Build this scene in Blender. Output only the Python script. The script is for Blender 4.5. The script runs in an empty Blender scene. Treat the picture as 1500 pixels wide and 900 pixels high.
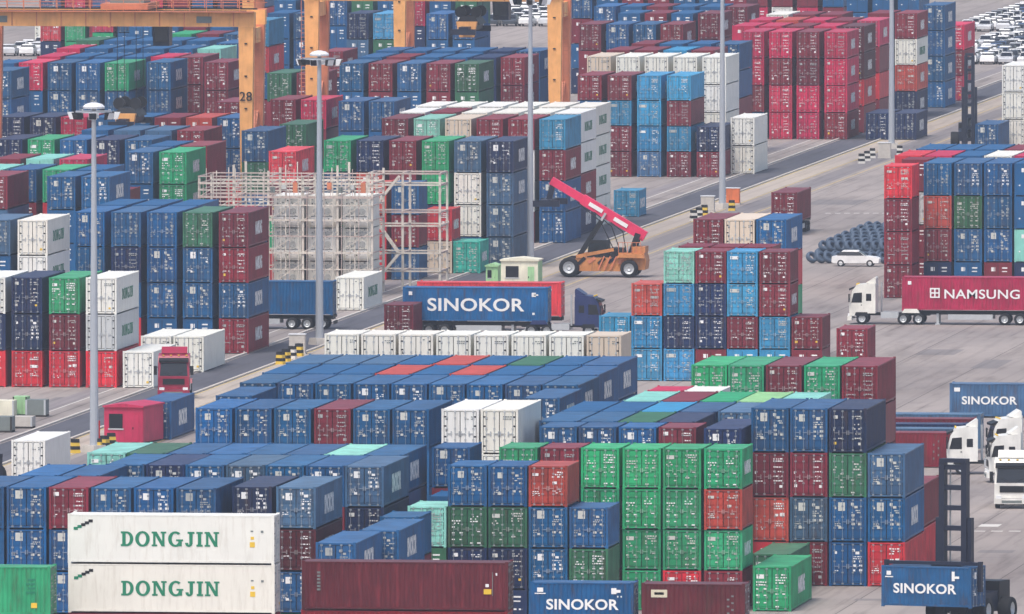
import bpy, math, random
from mathutils import Vector
rnd = random.Random(7)
R = math.radians
scene = bpy.context.scene
col = scene.collection

# ------------------------------------------------------------------ camera
CAM_H, FOC = 73.5, 26000.0                 # metres above the yard, focal length in 1500-px-wide pixels
YAW, PITCH = R(7.125), R(2.752)
cam_d = bpy.data.cameras.new('camera'); cam = bpy.data.objects.new('camera', cam_d); col.objects.link(cam)
cam.location = (0, 0, CAM_H); cam.rotation_euler = (R(90) - PITCH, 0, YAW)
cam_d.sensor_width = 36; cam_d.lens = 36 * FOC / 1500; cam_d.clip_start = 5; cam_d.clip_end = 9000
scene.camera = cam
# ------------------------------------------------------------------ sky, sun, exposure
SUN_EL, SUN_AZ = 62, 200                   # azimuth clockwise from +Y, where the light comes from
w = bpy.data.worlds.new('World'); scene.world = w; w.use_nodes = True
nt = w.node_tree; sky = nt.nodes.new('ShaderNodeTexSky'); sky.sky_type = 'NISHITA'; sky.sun_disc = False
sky.sun_elevation = R(SUN_EL); sky.sun_rotation = R(SUN_AZ); sky.dust_density = 4.0; sky.air_density = 1.0; sky.ozone_density = 1.0
nt.links.new(sky.outputs[0], nt.nodes['Background'].inputs[0]); nt.nodes['Background'].inputs[1].default_value = 0.14
sun_d = bpy.data.lights.new('sun', 'SUN'); sun_d.energy = 1.5; sun_d.angle = R(14); sun_d.color = (1, .95, .88)
sun = bpy.data.objects.new('sun', sun_d); col.objects.link(sun)
_s = Vector((math.sin(R(SUN_AZ)) * math.cos(R(SUN_EL)), math.cos(R(SUN_AZ)) * math.cos(R(SUN_EL)), math.sin(R(SUN_EL))))
sun.rotation_euler = _s.to_track_quat('Z', 'Y').to_euler()
scene.view_settings.view_transform = 'Standard'; scene.view_settings.look = 'None'
scene.view_settings.exposure = 0.46; scene.view_settings.gamma = 1; scene.view_settings.use_curve_mapping = False
scene.cycles.use_denoising = True; scene.cycles.max_bounces = 5; scene.cycles.volume_bounces = 0
scene.cycles.diffuse_bounces = 2

# ------------------------------------------------------------------ from a surveyed point of the yard to metres
_f = Vector((-math.sin(YAW) * math.cos(PITCH), math.cos(YAW) * math.cos(PITCH), -math.sin(PITCH)))
_r = Vector((math.cos(YAW), math.sin(YAW), 0)); _u = _r.cross(_f)
def ground(u, v):
    d = _f + _r * ((u - 750) / FOC) - _u * ((v - 450) / FOC)
    t = -CAM_H / d.z
    return d.x * t, d.y * t
def x_on(u, y):                             # X of bearing u on the line Y = y
    d = _f + _r * ((u - 750) / FOC) - _u * ((600 - 450) / FOC)
    return d.x / d.y * y

# ------------------------------------------------------------------ mesh helpers
class MB:
    def __init__(s): s.v = []; s.f = []; s.m = []
    def add(s, vs, fs, m=0):
        n = len(s.v); s.v += [tuple(p) for p in vs]; s.f += [tuple(i + n for i in f) for f in fs]; s.m += [m] * len(fs); return s
    def box(s, x0, x1, y0, y1, z0, z1, m=0):
        return s.add([(x0,y0,z0),(x1,y0,z0),(x1,y1,z0),(x0,y1,z0),(x0,y0,z1),(x1,y0,z1),(x1,y1,z1),(x0,y1,z1)],
                     [(0,3,2,1),(4,5,6,7),(0,1,5,4),(1,2,6,5),(2,3,7,6),(3,0,4,7)], m)
    def taper(s, a, b, z0, z1, m=0):        # a, b = (x0,x1,y0,y1) at the bottom and the top
        return s.add([(a[0],a[2],z0),(a[1],a[2],z0),(a[1],a[3],z0),(a[0],a[3],z0),(b[0],b[2],z1),(b[1],b[2],z1),(b[1],b[3],z1),(b[0],b[3],z1)],
                     [(0,3,2,1),(4,5,6,7),(0,1,5,4),(1,2,6,5),(2,3,7,6),(3,0,4,7)], m)
    def prism(s, pts, axis, a, b, m=0):     # polygon swept along an axis from a to b
        n = len(pts)
        def P(p, t): return (t, p[0], p[1]) if axis == 'x' else (p[0], t, p[1]) if axis == 'y' else (p[0], p[1], t)
        return s.add([P(p, a) for p in pts] + [P(p, b) for p in pts],
                     [tuple(range(n)), tuple(range(2*n-1, n-1, -1))] + [(i, i+n, (i+1) % n + n, (i+1) % n) for i in range(n)], m)
    def tube(s, p, q, r, r2=None, n=8, m=0, cap=True):
        p, q = Vector(p), Vector(q); d = (q - p).normalized(); r2 = r if r2 is None else r2
        a = d.cross(Vector((0,0,1)) if abs(d.z) < .9 else Vector((1,0,0))).normalized(); b = d.cross(a)
        c = [(math.cos(2*math.pi*i/n), math.sin(2*math.pi*i/n)) for i in range(n)]
        vs = [p + (a*x + b*y)*r for x, y in c] + [q + (a*x + b*y)*r2 for x, y in c]
        fs = [(i, (i+1) % n, (i+1) % n + n, i + n) for i in range(n)]
        if cap: fs += [tuple(range(n-1, -1, -1)), tuple(range(n, 2*n))]
        return s.add(vs, fs, m)
    def beam(s, p, q, w, h, m=0):           # square bar between two points
        p, q = Vector(p), Vector(q); d = (q - p).normalized()
        a = d.cross(Vector((0,0,1)) if abs(d.z) < .95 else Vector((0,1,0))).normalized(); b = a.cross(d)
        vs = [e + a*i*w/2 + b*j*h/2 for e in (p, q) for i, j in ((-1,-1),(1,-1),(1,1),(-1,1))]
        return s.add(vs, [(3,2,1,0),(4,5,6,7),(0,1,5,4),(1,2,6,5),(2,3,7,6),(3,0,4,7)], m)
    def lathe(s, prof, n=16, axis='z', m=0):  # prof = [(radius, height)]
        vs = []
        for r, h in prof:
            for i in range(n):
                c, d = r*math.cos(2*math.pi*i/n), r*math.sin(2*math.pi*i/n)
                vs.append((c, d, h) if axis == 'z' else (h, c, d) if axis == 'x' else (c, h, d))
        return s.add(vs, [(k*n+i, k*n+(i+1) % n, (k+1)*n+(i+1) % n, (k+1)*n+i) for k in range(len(prof)-1) for i in range(n)], m)
    def mesh(s, name, *mats, smooth=False):
        me = bpy.data.meshes.new(name); me.from_pydata(s.v, [], s.f); 
        for m in mats: me.materials.append(m)
        if len(mats) > 1: me.polygons.foreach_set('material_index', s.m)
        if smooth: me.polygons.foreach_set('use_smooth', [True]*len(me.polygons))
        me.update(); return me

def obj(name, me, parent=None, loc=(0,0,0), rz=0, color=None):
    o = bpy.data.objects.new(name, me); col.objects.link(o); o.location = loc
    if rz: o.rotation_euler = (0, 0, rz)
    if parent: o.parent = parent
    if color: o.color = color
    return o
def thing(name, label, cat, loc=(0,0,0), rz=0, group=None):
    o = obj(name, None, None, loc, rz); tag(o, label, cat, group); return o
def tag(o, label=None, cat=None, group=None, kind=None):
    if label: o['label'] = label
    if cat: o['category'] = cat
    if group: o['group'] = group
    if kind: o['kind'] = kind
    return o
def copy_tree(o, parent=None):
    c = o.copy(); col.objects.link(c); c.parent = parent
    for ch in list(KIDS.get(o.name, o.children)): copy_tree(ch, c)
    return c
KIDS = {}

# ------------------------------------------------------------------ materials
def lin(c):
    def f(x): x /= 255; return x/12.92 if x <= .04045 else ((x+.055)/1.055)**2.4
    return tuple(f(x) for x in c) + (1,)
def paint(name, base=None, rough=.55, dirt=.35, streak=True, spec=.35, scale=1.0, dirtcol=(70,58,50), metal=0.0, var=.16):
    """painted steel: the object's own colour (or BASE) with faded patches, grime streaks and rust specks"""
    m = bpy.data.materials.new(name); m.use_nodes = True; n = m.node_tree.nodes; l = m.node_tree.links
    b = n['Principled BSDF']; oi = n.new('ShaderNodeObjectInfo'); tc = n.new('ShaderNodeTexCoord')
    off = n.new('ShaderNodeVectorMath'); off.operation = 'ADD'; l.new(tc.outputs['Object'], off.inputs[0])
    mul = n.new('ShaderNodeMath'); mul.operation = 'MULTIPLY'; mul.inputs[1].default_value = 57; l.new(oi.outputs['Random'], mul.inputs[0]); l.new(mul.outputs[0], off.inputs[1])
    mp = n.new('ShaderNodeMapping'); mp.inputs['Scale'].default_value = (1.6*scale, 1.6*scale, .22*scale if streak else 1.6*scale); l.new(off.outputs[0], mp.inputs[0])
    n1 = n.new('ShaderNodeTexNoise'); n1.inputs['Scale'].default_value = 2.2; n1.inputs['Detail'].default_value = 6; n1.inputs['Roughness'].default_value = .65; l.new(mp.outputs[0], n1.inputs[0])
    n2 = n.new('ShaderNodeTexNoise'); n2.inputs['Scale'].default_value = .7*scale; n2.inputs['Detail'].default_value = 3; l.new(off.outputs[0], n2.inputs[0])
    r1 = n.new('ShaderNodeMapRange'); r1.inputs[1].default_value = .5; r1.inputs[2].default_value = .72; r1.inputs[4].default_value = dirt; l.new(n1.outputs[0], r1.inputs[0])
    r2 = n.new('ShaderNodeMapRange'); r2.inputs[1].default_value = .3; r2.inputs[2].default_value = .7; r2.inputs[3].default_value = 1-var; r2.inputs[4].default_value = 1+var; l.new(n2.outputs[0], r2.inputs[0])
    hs = n.new('ShaderNodeHueSaturation')
    if base: hs.inputs['Color'].default_value = lin(base)
    else: l.new(oi.outputs['Color'], hs.inputs['Color'])
    l.new(r2.outputs[0], hs.inputs['Value'])
    mx = n.new('ShaderNodeMix'); mx.data_type = 'RGBA'; l.new(r1.outputs[0], mx.inputs[0]); l.new(hs.outputs[0], mx.inputs[6]); mx.inputs[7].default_value = lin(dirtcol)
    l.new(mx.outputs[2], b.inputs['Base Color']); b.inputs['Roughness'].default_value = rough; b.inputs['Specular IOR Level'].default_value = spec; b.inputs['Metallic'].default_value = metal
    return m
def plain(name, c, rough=.6, metal=0.0, spec=.4, var=.12, scale=3.0):
    m = bpy.data.materials.new(name); m.use_nodes = True; n = m.node_tree.nodes; l = m.node_tree.links; b = n['Principled BSDF']
    tc = n.new('ShaderNodeTexCoord'); nz = n.new('ShaderNodeTexNoise'); nz.inputs['Scale'].default_value = scale; nz.inputs['Detail'].default_value = 4; l.new(tc.outputs['Object'], nz.inputs[0])
    mr = n.new('ShaderNodeMapRange'); mr.inputs[3].default_value = 1-var; mr.inputs[4].default_value = 1+var; l.new(nz.outputs[0], mr.inputs[0])
    hs = n.new('ShaderNodeHueSaturation'); hs.inputs['Color'].default_value = lin(c); l.new(mr.outputs[0], hs.inputs['Value']); l.new(hs.outputs[0], b.inputs['Base Color'])
    b.inputs['Roughness'].default_value = rough; b.inputs['Metallic'].default_value = metal; b.inputs['Specular IOR Level'].default_value = spec
    return m
PAINT = paint('container_paint', dirt=.6, rough=.46, spec=.28, var=.24, dirtcol=(84,62,52)); ROOF = paint('container_roof_paint', dirt=.42, streak=False, rough=.5, spec=.3, dirtcol=(126,112,104), var=.24)
REEFP = paint('reefer_paint', dirt=.3, dirtcol=(176,164,146), var=.04); OLD = paint('worn_maroon_paint', dirt=.75, scale=.8, dirtcol=(138,48,58), streak=True)
GALV = plain('galvanised_steel', (196,200,202), .45, .3); WHITE = plain('white_print', (242,242,240), .6, var=.05)
YEL = plain('yellow_sticker', (236,196,60), .6); DARK = plain('dark_rubber', (24,25,28), .8); SEAL = plain('door_gasket', (34,36,42), .8)
OFFW = plain('faded_print', (206,206,198), .6, var=.12); STAIN = plain('dirty_print', (168,172,170), .7, var=.2); DULL = plain('dull_galvanised_fitting', (150,156,160), .6, .2); TEXTG = plain('green_lettering', (28,132,98), .6, var=.15); GREYP = plain('grey_print', (120,128,126), .6); LGREY = plain('light_grey_panel', (196,198,194), .6); MGREY = plain('mid_grey_grille', (140,144,144), .6)
UNDER = plain('container_underside', (52,48,46), .85); GLASS = plain('dark_window_glass', (18,22,30), .12, 0, .6, 0.05)
CRANE = paint('crane_orange_paint', (246,178,108), .5, .22, dirtcol=(150,84,50)); CRANE2 = paint('crane_rust_orange_paint', (214,130,94), .5, .25, dirtcol=(120,70,50))
STEELW = paint('pale_rack_steel', (214,206,194), .6, .35, dirtcol=(160,110,90)); STEELP = paint('pinkish_rack_steel', (198,180,172), .6, .3, dirtcol=(160,110,90))
POLEM = plain('galvanised_pole_steel', (176,182,190), .55, .1, var=.06); CONC = plain('pale_concrete', (196,190,182), .85, var=.2)
NAVYM = plain('navy_machine_paint', (26,32,52), .45); BLACKM = plain('black_steel', (22,23,27), .5)
LAMPW = plain('white_lamp_housing', (232,234,236), .4)

# ------------------------------------------------------------------ lettering
def bfont(s, h, sx=1.0, bold=0.0, depth=.004):
    c = bpy.data.curves.new('lettering', 'FONT'); c.body = s; c.size = h/.72; c.offset = bold; c.extrude = depth/2; c.align_x = 'CENTER'; c.resolution_u = 4; c.space_character = 1.04
    o = bpy.data.objects.new('lettering', c); col.objects.link(o); dg = bpy.context.evaluated_depsgraph_get()
    me = bpy.data.meshes.new_from_object(o.evaluated_get(dg)); bpy.data.objects.remove(o); bpy.data.curves.remove(c)
    for v in me.vertices: v.co.x *= sx; v.co.y -= h/2
    me.materials.clear(); return me
def slab(word, h):
    """slab-serif capitals, drawn stroke by stroke"""
    mb = MB(); k = [0]
    def rect(x0, y0, x1, y1): k[0] += 1; mb.box(x0*h, x1*h, y0*h, y1*h, -.002, .003 + .0006*(k[0] % 7))
    def arc(cx, cy, rx, ry, tx, ty, a0, a1, n=14):
        k[0] += 1; z = .003 + .0006*(k[0] % 7); vs = []
        for i in range(n+1):
            a = R(a0 + (a1-a0)*i/n); ca, sa = math.cos(a), math.sin(a)
            vs += [((cx+rx*ca)*h, (cy+ry*sa)*h, z), ((cx+(rx-tx)*ca)*h, (cy+(ry-ty)*sa)*h, z)]
        mb.add(vs, [(2*i, 2*i+2, 2*i+3, 2*i+1) for i in range(n)])
    def dia(x0, y0, x1, y1, wd):
        k[0] += 1; z = .003 + .0006*(k[0] % 7); mb.add([(x0*h,y0*h,z),((x0+wd)*h,y0*h,z),((x1+wd)*h,y1*h,z),(x1*h,y1*h,z)], [(0,1,2,3)])
    x = 0
    for c in word:
        if c == 'D': rect(x+.1,0,x+.33,1); rect(x,0,x+.42,.13); rect(x,.87,x+.42,1); arc(x+.4,.5,.46,.5,.24,.13,-90,90); w_ = .86
        elif c == 'O': arc(x+.5,.5,.5,.53,.25,.14,0,360,24); w_ = 1.0
        elif c == 'N': rect(x+.1,0,x+.26,1); rect(x+.72,0,x+.88,1); dia(x+.68,0,x+.1,1,.24); rect(x,0,x+.38,.12); rect(x,.88,x+.3,1); rect(x+.62,.88,x+1,1); w_ = 1.0
        elif c == 'G': arc(x+.5,.5,.5,.53,.25,.14,48,330,20); rect(x+.7,.02,x+.93,.46); rect(x+.55,.36,x+1.02,.48); w_ = 1.02
        elif c == 'J': rect(x+.3,.25,x+.53,1); rect(x+.18,.87,x+.66,1); arc(x+.27,.25,.26,.27,.22,.13,-180,0); w_ = .66
        else: rect(x+.1,0,x+.33,1); rect(x,0,x+.43,.13); rect(x,.87,x+.43,1); w_ = .43
        x += w_ + .13
    me = mb.mesh('slab_lettering', TEXTG)
    for v in me.vertices: v.co.x -= x*h/2; v.co.y -= h/2
    return me
def mk(me, mat): me.materials.append(mat); return me
LOGO = {('B',40): mk(bfont('SINOKOR', 1.08, .62, .075), WHITE), ('B',20): mk(bfont('SINOKOR', .85, .72, .05), WHITE), ('C',40): mk(bfont('NAMSUNG', 1.0, .56, .065), WHITE), ('C',20): mk(bfont('NAMSUNG', .8, .62, .045), WHITE),
        ('b',40): mk(bfont('SINOKOR', 1.06, 1.22, .03), WHITE), ('b',20): mk(bfont('SINOKOR', .6, 1.12, .022), WHITE),
        ('c',40): mk(bfont('NAMSUNG', .78, 1.2, .015), WHITE), ('c',20): mk(bfont('NAMSUNG', .6, 1.15, .01), WHITE),
        ('w',40): slab('DONGJIN', .86), ('w',20): slab('DONGJIN', .6)}
def emblem():                                # square mark with an open cross inside, before the name
    mb = MB(); mb.box(-.42,.42,-.02,.02,.3,.42); mb.box(-.42,.42,-.02,.02,-.42,-.3); mb.box(-.42,-.3,-.02,.02,-.3,.3); mb.box(.3,.42,-.02,.02,-.3,.3)
    mb.box(-.06,.06,-.025,.025,-.3,.3); mb.box(-.3,-.06,-.024,.024,-.06,.06); mb.box(.06,.3,-.024,.024,-.06,.06); return mb.mesh('square_emblem', WHITE)
EMBLEM = emblem()
# ------------------------------------------------------------------ containers
W = 2.438; LEN = {20: 6.058, 40: 12.192}; HGT = {'S': 2.591, 'H': 2.896}
COL = {'b':(12,88,140), 'n':(22,44,86), 'g':(36,162,106), 'd':(50,108,76), 'e':(150,205,140), 'm':(126,32,48), 'r':(214,44,58), 'c':(196,28,76),
       'o':(190,70,56), 'l':(48,144,192), 't':(136,206,192), 'k':(48,184,168), 'w':(247,243,231), 'y':(66,104,140), 's':(224,206,184), 'p':(206,210,210), 'q':(88,24,34)}
CNAME = {'b':'blue','n':'navy','g':'green','d':'dark green','e':'pale green','m':'maroon','r':'red','c':'crimson','o':'orange red','l':'light blue','t':'mint',
         'k':'teal','w':'white','y':'grey blue','s':'cream','p':'pale grey','q':'dark maroon'}
SMOOTH = set('wps')
_mc = {}
def corr(n0, n1, pitch, depth):              # corrugation profile along one axis: [(pos, inset)]
    k = max(4, round((n1-n0)/pitch)); p = (n1-n0)/k; out = []
    for i in range(k): out += [(n0+i*p, 0), (n0+i*p+p*.25, 0), (n0+i*p+p*.5, depth), (n0+i*p+p*.75, depth)]
    return out + [(n1, 0)]
def cmesh(kind, L, h, smooth):
    key = (kind, L, h, smooth)
    if key in _mc: return _mc[key]
    l = LEN[L]; x = W/2; mb = MB(); mat = REEFP if smooth else PAINT
    if kind == 'frame':
        for sx in (-1, 1):
            for y0, y1 in ((0, .16), (l-.16, l)):
                mb.box(sx*x if sx < 0 else x-.15, -x+.15 if sx < 0 else x, y0, y1, .02, h-.01)
                for z0, z1 in ((0, .12), (h-.12, h)): mb.box(*(sorted((sx*(x+.004), sx*(x-.17)))), y0-.004 if y0 == 0 else y0-.02, y1+.02 if y0 == 0 else y1+.004, z0, z1, 1)
            mb.box(*(sorted((sx*x*.998, sx*(x-.09)))), .16, l-.16, .075, .2); mb.box(*(sorted((sx*x*.998, sx*(x-.07)))), .16, l-.16, h-.12, h-.05)
        for y0, y1 in ((0, .11), (l-.11, l)):
            mb.box(-x+.15, x-.15, y0, y1, .07, .18); mb.box(-x+.15, x-.15, y0, y1, h-.15, h-.045)
        mb.box(-x+.09, x-.09, .11, l-.11, .12, .16, 2)
        me = mb.mesh('container_frame', mat, mat, UNDER)
    elif kind == 'side_wall':                # +X side, outermost face just inside the frame
        pr = corr(.16, l-.16, .278 if not smooth else 1.2, .036 if not smooth else .004); z0, z1 = .2, h-.12
        vs = [(x-.012-d, y, z) for y, d in pr for z in (z0, z1)]
        mb.add(vs, [(2*i, 2*i+2, 2*i+3, 2*i+1) for i in range(len(pr)-1)]); me = mb.mesh('container_side_wall', mat)
    elif kind == 'end_wall':
        pr = corr(-x+.15, x-.15, .25 if not smooth else 1.1, .04 if not smooth else .004); z0, z1 = .18, h-.15
        vs = [(a, l-.014-d, z) for a, d in pr for z in (z0, z1)]
        mb.add(vs, [(2*i+1, 2*i+3, 2*i+2, 2*i) for i in range(len(pr)-1)]); me = mb.mesh('container_end_wall', mat)
    elif kind == 'roof':
        pr = corr(.11, l-.11, .21 if not smooth else .9, 0.006 if not smooth else .003)
        vs = [(a, y, h-.048-d) for y, d in pr for a in (-x+.06, x-.06)]
        mb.add(vs, [(2*i, 2*i+1, 2*i+3, 2*i+2) for i in range(len(pr)-1)]); me = mb.mesh('container_roof', REEFP if smooth else ROOF)
    elif kind == 'door':                     # left leaf, hinged at -X; origin at the container base
        z0, z1, x0, x1 = .19, h-.16, -x+.16, -.012
        mb.box(x0, x1, .045, .075, z0, z1, 1)
        if smooth: mb.box(x0+.03, x1-.015, .012, .045, z0+.03, z1-.03); [mb.box(x0-.02, x0+.16, .0, .03, z, z+.1, 2) for z in (z0+.25, z0+.85, z1-1.0, z1-.4)]
        else:
            mb.box(x0+.025, x1-.012, .03, .045, z0+.025, z1-.025); n = 5; p = (z1-z0-.1)/n
            for i in range(n):
                a, b = z0+.05+i*p, z0+.05+(i+1)*p
                mb.taper((x0+.06, x1-.05, .006, .03), (x0+.06, x1-.05, .006, .03), a+p*.18, b-p*.18)
            for z in (z0+.2, z0+.8, z1-.85, z1-.25): mb.box(x0-.03, x0+.05, .0, .03, z, z+.1)
        me = mb.mesh('container_door', mat, SEAL, SEAL if smooth else mat)
    elif kind == 'bar':                      # locking bar with keepers and a handle
        mb.tube((0, -.02, .1), (0, -.02, h-.1), .02 if not smooth else .022, n=6, cap=False)
        for f in (.06, .31, .56, .80, .935): mb.box(-.065, .065, -.03, .012, f*h-.05, f*h+.05, 1)
        mb.box(-.04, .3, -.045, -.02, .44*h, .44*h+.05); mb.box(.24, .32, -.04, .01, .40*h, .50*h)
        me = mb.mesh('container_locking_bar', PAINT if not smooth else GALV, DULL if not smooth else GALV)
    _mc[key] = me; return me
def marks(style, side, h):                   # stickers, stencilled lines and painted lock-bar glints on one door leaf (centre x = 0 of the leaf)
    key = ('marks', style, side, h)
    if key in _mc: return _mc[key]
    q = random.Random(str(key)); mb = MB(); 
    dx, dz, keep = q.uniform(-.05, .05), q.uniform(-.03, .02), q.uniform(.45, .95)
    def r(x0, x1, z0, z1, m=0):
        if q.random() < keep: k_ = q.uniform(.8, 1.15); mb.box(x0+dx, x0+dx+(x1-x0)*k_, -.012, .006, (z0+dz)*h, (z0+dz+(z1-z0)*k_)*h, m)
    def lines(x0, x1, z1, n, gap=.045, th=.022):
        for i in range(n):
            z = z1 - i*gap; a = x0
            while a < x1 - .05:
                b = min(x1, a + q.uniform(.06, .16)); r(a, b, z-th, z); a = b + q.uniform(.03, .05)
    s = style[0]; r(0, .01, .45, .46)
    if s == 'b':
        if side == 0: r(-.06,.34,.70,.87); r(-.3,-.16,.74,.8); lines(-.3,.1,.42,2); r(-.05,.15,.3,.36)
        else: r(-.34,-.16,.8,.86); r(-.12,.12,.74,.80); lines(-.3,.32,.7,2); [r(a,a+.2,z,z+.05) for a in (-.3,.12) for z in (.56,.46,.36)]
    elif s == 'g':
        if side == 0: r(-.36,.1,.74,.83); lines(-.38,.3,.68,2,.06,.03); [r(a,a+.2,z,z+.03) for a in (-.38,.1) for z in (.5,.36,.2)]  # the two columns of short dashes are locking-bar glints painted on
        else: lines(-.36,.36,.85,4,.06,.03); [r(a,a+.22,z,z+.03) for a in (-.36,.08) for z in (.52,.4,.26,.12)]  # lower dash columns again paint in the glints of the bars
    elif s == 'l':
        if side == 0: r(-.4,.28,.76,.86); r(-.34,-.24,.5,.56); r(-.3,.0,.3,.33)
        else: lines(-.3,.36,.86,3,.055,.028); lines(-.3,.3,.6,4,.07,.03)
    elif s == 'w':
        if side == 0: r(-.36,-.24,.5,.56,2); r(-.36,-.24,.76,.82,2)
        else: lines(-.3,.3,.86,2,.05,.02); r(.05,.22,.16,.21,1)
    elif s == 'r':
        if side == 0: r(-.36,.05,.77,.84); lines(-.36,.1,.4,3)
        else: lines(-.34,.36,.86,3,.055,.03); r(-.3,0,.56,.63); r(.05,.32,.56,.63); lines(-.3,.3,.45,3)
    else:
        if side == 0: r(-.34,-.06,.78,.86); r(-.36,-.3,.5,.56); lines(-.36,.2,.35,1); r(-.34,-.14,.2,.27,q.choice((0,1)))
        else: lines(-.3,.34,.86,2,.05,.025); [lines(-.28,.3,z,1,.05,.028) for z in (.68,.58,.47,.37)]; r(.1,.3,.2,.26,q.choice((0,0,1)))
    me = mb.mesh('container_marking', GREYP if s == 'w' else (WHITE, OFFW, WHITE, OFFW, STAIN, WHITE, OFFW)[int(style[1])], YEL, BLACKM); _mc[key] = me; return me
def machinery(h):
    if ('machine', h) in _mc: return _mc[('machine', h)]
    x = W/2; out = []
    p = MB(); p.box(-x+.16, x-.16, -.005, .04, .18, h-.16); out.append(('machinery_panel', p.mesh('reefer_panel', REEFP)))
    for a in (-1, 1):
        q = MB(); q.box(*sorted((a*.08, a*.95)), -.03, -.004, .25, .95); out.append(('lower_panel', q.mesh('reefer_lower_panel', WHITE)))
        q = MB(); q.box(*sorted((a*.1, a*.92)), -.025, -.004, h-.75, h-.3); out.append(('evaporator_panel', q.mesh('reefer_evaporator_panel', LGREY)))
        q = MB(); q.lathe([(.0,-.035),(.27,-.035),(.3,-.005)], 14, 'y'); 
        for v in range(len(q.v)): q.v[v] = (q.v[v][0]+a*.5, q.v[v][1], q.v[v][2]+1.48)
        out.append(('fan_grille', q.mesh('reefer_fan', LGREY)))
    q = MB(); q.box(-.2, .2, -.06, -.004, 1.1, 1.8); out.append(('control_box', q.mesh('reefer_control', GALV)))
    q = MB(); q.box(-.95, .95, -.012, -.004, .98, 1.08); out.append(('service_slot', q.mesh('reefer_slot', MGREY)))
    for k, (zz, n_) in enumerate(((1.95, 7), (2.1, 4), (1.2, 5), (.98, 8), (.5, 6), (2.45, 9), (.72, 3))):
        q = MB(); [q.box(-.9+i*1.75/n_, -.8+i*1.75/n_, -.036, -.004, zz+.13*((i*7+k*3) % 3), zz+.05+.06*((i+k) % 2)+.13*((i*7+k*3) % 3)) for i in range(n_)]; out.append(('service_fitting', q.mesh('reefer_fitting', (GREYP, DARK, GREYP, MGREY, DARK, MGREY, STEELP)[k])))
    _mc[('machine', h)] = out; return out

PALE = lambda c, t: tuple(a + (b-a)*t for a, b in zip(c, (.62,.63,.62,1)))
N_CONT = [0]; SPECS = []; OCC = []; FILL = {}
def container(c, x, y, z, L, hk, label, group, rz=0, logo=None, cz=(0,0), flip=False, mach=False, detail=True):
    """x, y = middle of the door-end bottom edge (before rotation rz); box runs to +Y"""
    h = HGT[hk]; sm = c in SMOOTH; base = lin(COL[c]); j = rnd.uniform(.78, 1.2); k = rnd.uniform(-.08, .08) if not sm else 0.0; g_ = rnd.choice((0, 0, .03, .08)) if not sm else 0.0
    j = j if not sm else rnd.uniform(.9, 1.04); m_ = sum(base[:3])/3; cc = tuple(max(.004, min(.86, (v + (m_ - v)*g_)*j*(1+k*(i-1)))) for i, v in enumerate(base[:3])) + (1,)
    t = thing('reefer_container' if sm else 'shipping_container', label, 'reefer container' if sm else 'container', (x, y, z), rz, group)
    N_CONT[0] += 1
    obj('frame', cmesh('frame', L, h, sm), t, color=cc)
    obj('side_wall', cmesh('side_wall', L, h, sm), t, color=cc)
    o = obj('side_wall', cmesh('side_wall', L, h, sm), t, (0, LEN[L], 0), math.pi, cc)
    fade = tuple(v + (b - v)*.06 for v, b in zip(cc, (.42,.44,.46,1)))
    obj('roof', cmesh('roof', L, h, sm), t, color=fade)
    o = obj('end_wall', cmesh('end_wall', L, h, sm), t, color=cc)
    if mach:
        for n_, me in machinery(h):
            o = obj(n_, me, t, color=cc)
            if n_ == 'service_fitting': o['kind'] = 'stuff'
    else:
        st = {'b':'b','n':'b','y':'b','g':'g','d':'g','t':'g','e':'g','k':'g','l':'l','w':'w','p':'w','s':'w','r':'r','o':'r'}.get(c, 'm') + str(rnd.randrange(7))
        dm = cmesh('door', L, h, sm)
        if c == 'n' and rnd.random() < .5: st = 'm' + st[1]
        for side in (0, 1):
            d = obj('door', dm, t, color=cc)
            if side: d.scale.x = -1
            if detail:
                for bx in (-.86, -.34): obj('locking_bar', cmesh('bar', L, h, sm), d, (bx, 0, 0), color=PALE(cc, .3))  # bar colour lightened for galvanising and to carry the rods' highlights
                mm = tag(obj('marking', marks(st, side, h), d, (-.58, -.002, 0)), kind='stuff')
                if side: mm.scale.x = -1
    if logo:
        w_ = logo if isinstance(logo, str) else ({'b':'B','n':'B','y':'B','l':'B','w':'w','p':'w','s':'w','t':'B'}.get(c, 'C'))
        o = obj('lettering', LOGO[(w_, L)], t, (W/2 + .003, LEN[L]/2, h*.5)); o.rotation_euler = (R(90), 0, R(90))
    if abs(rz) > 1.5: OCC.append((x-LEN[L], x, y-W/2, y+W/2, z, z+h))
    return t

ORD = ['bottom','second','third','fourth','fifth','sixth']; ONUM = ['first','second','third','fourth','fifth','sixth','seventh','eighth','ninth','tenth','eleventh','twelfth','thirteenth','fourteenth','fifteenth','sixteenth']
def fill(c, x, y, z, L, h):
    """a box that is one of the mass: walls, posts, door split and stencil marks, no parts of its own"""
    mb = FILL.setdefault(c, MB()); l = LEN[L]; k = W/2
    mb.box(x-k+.02, x+k-.02, y+.03, y+l-.03, z+.07, z+h-.05)
    for sx in (-1, 1):
        for a in (y, y+l-.16): mb.box(*sorted((x+sx*k, x+sx*(k-.14))), a, a+.16, z, z+h)
        for q in (.34, .86): mb.box(x+sx*q-.03, x+sx*q+.03, y+.005, y+.031, z+.12, z+h-.12)
    FILL.setdefault('#', MB()).box(x-.02, x+.02, y+.02, y+.031, z+.2, z+h-.2)
    wm = FILL.setdefault('*', MB())
    for a, b_, q0, q1 in ((-.6,-.25,.72,.84), (.3,.85,.8,.84), (.3,.8,.7,.73), (.35,.55,.5,.54), (.7,.9,.5,.54), (-.9,-.7,.3,.34)): wm.box(x+a, x+b_, y+.012, y+.031, z+q0*h, z+q1*h)
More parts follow.
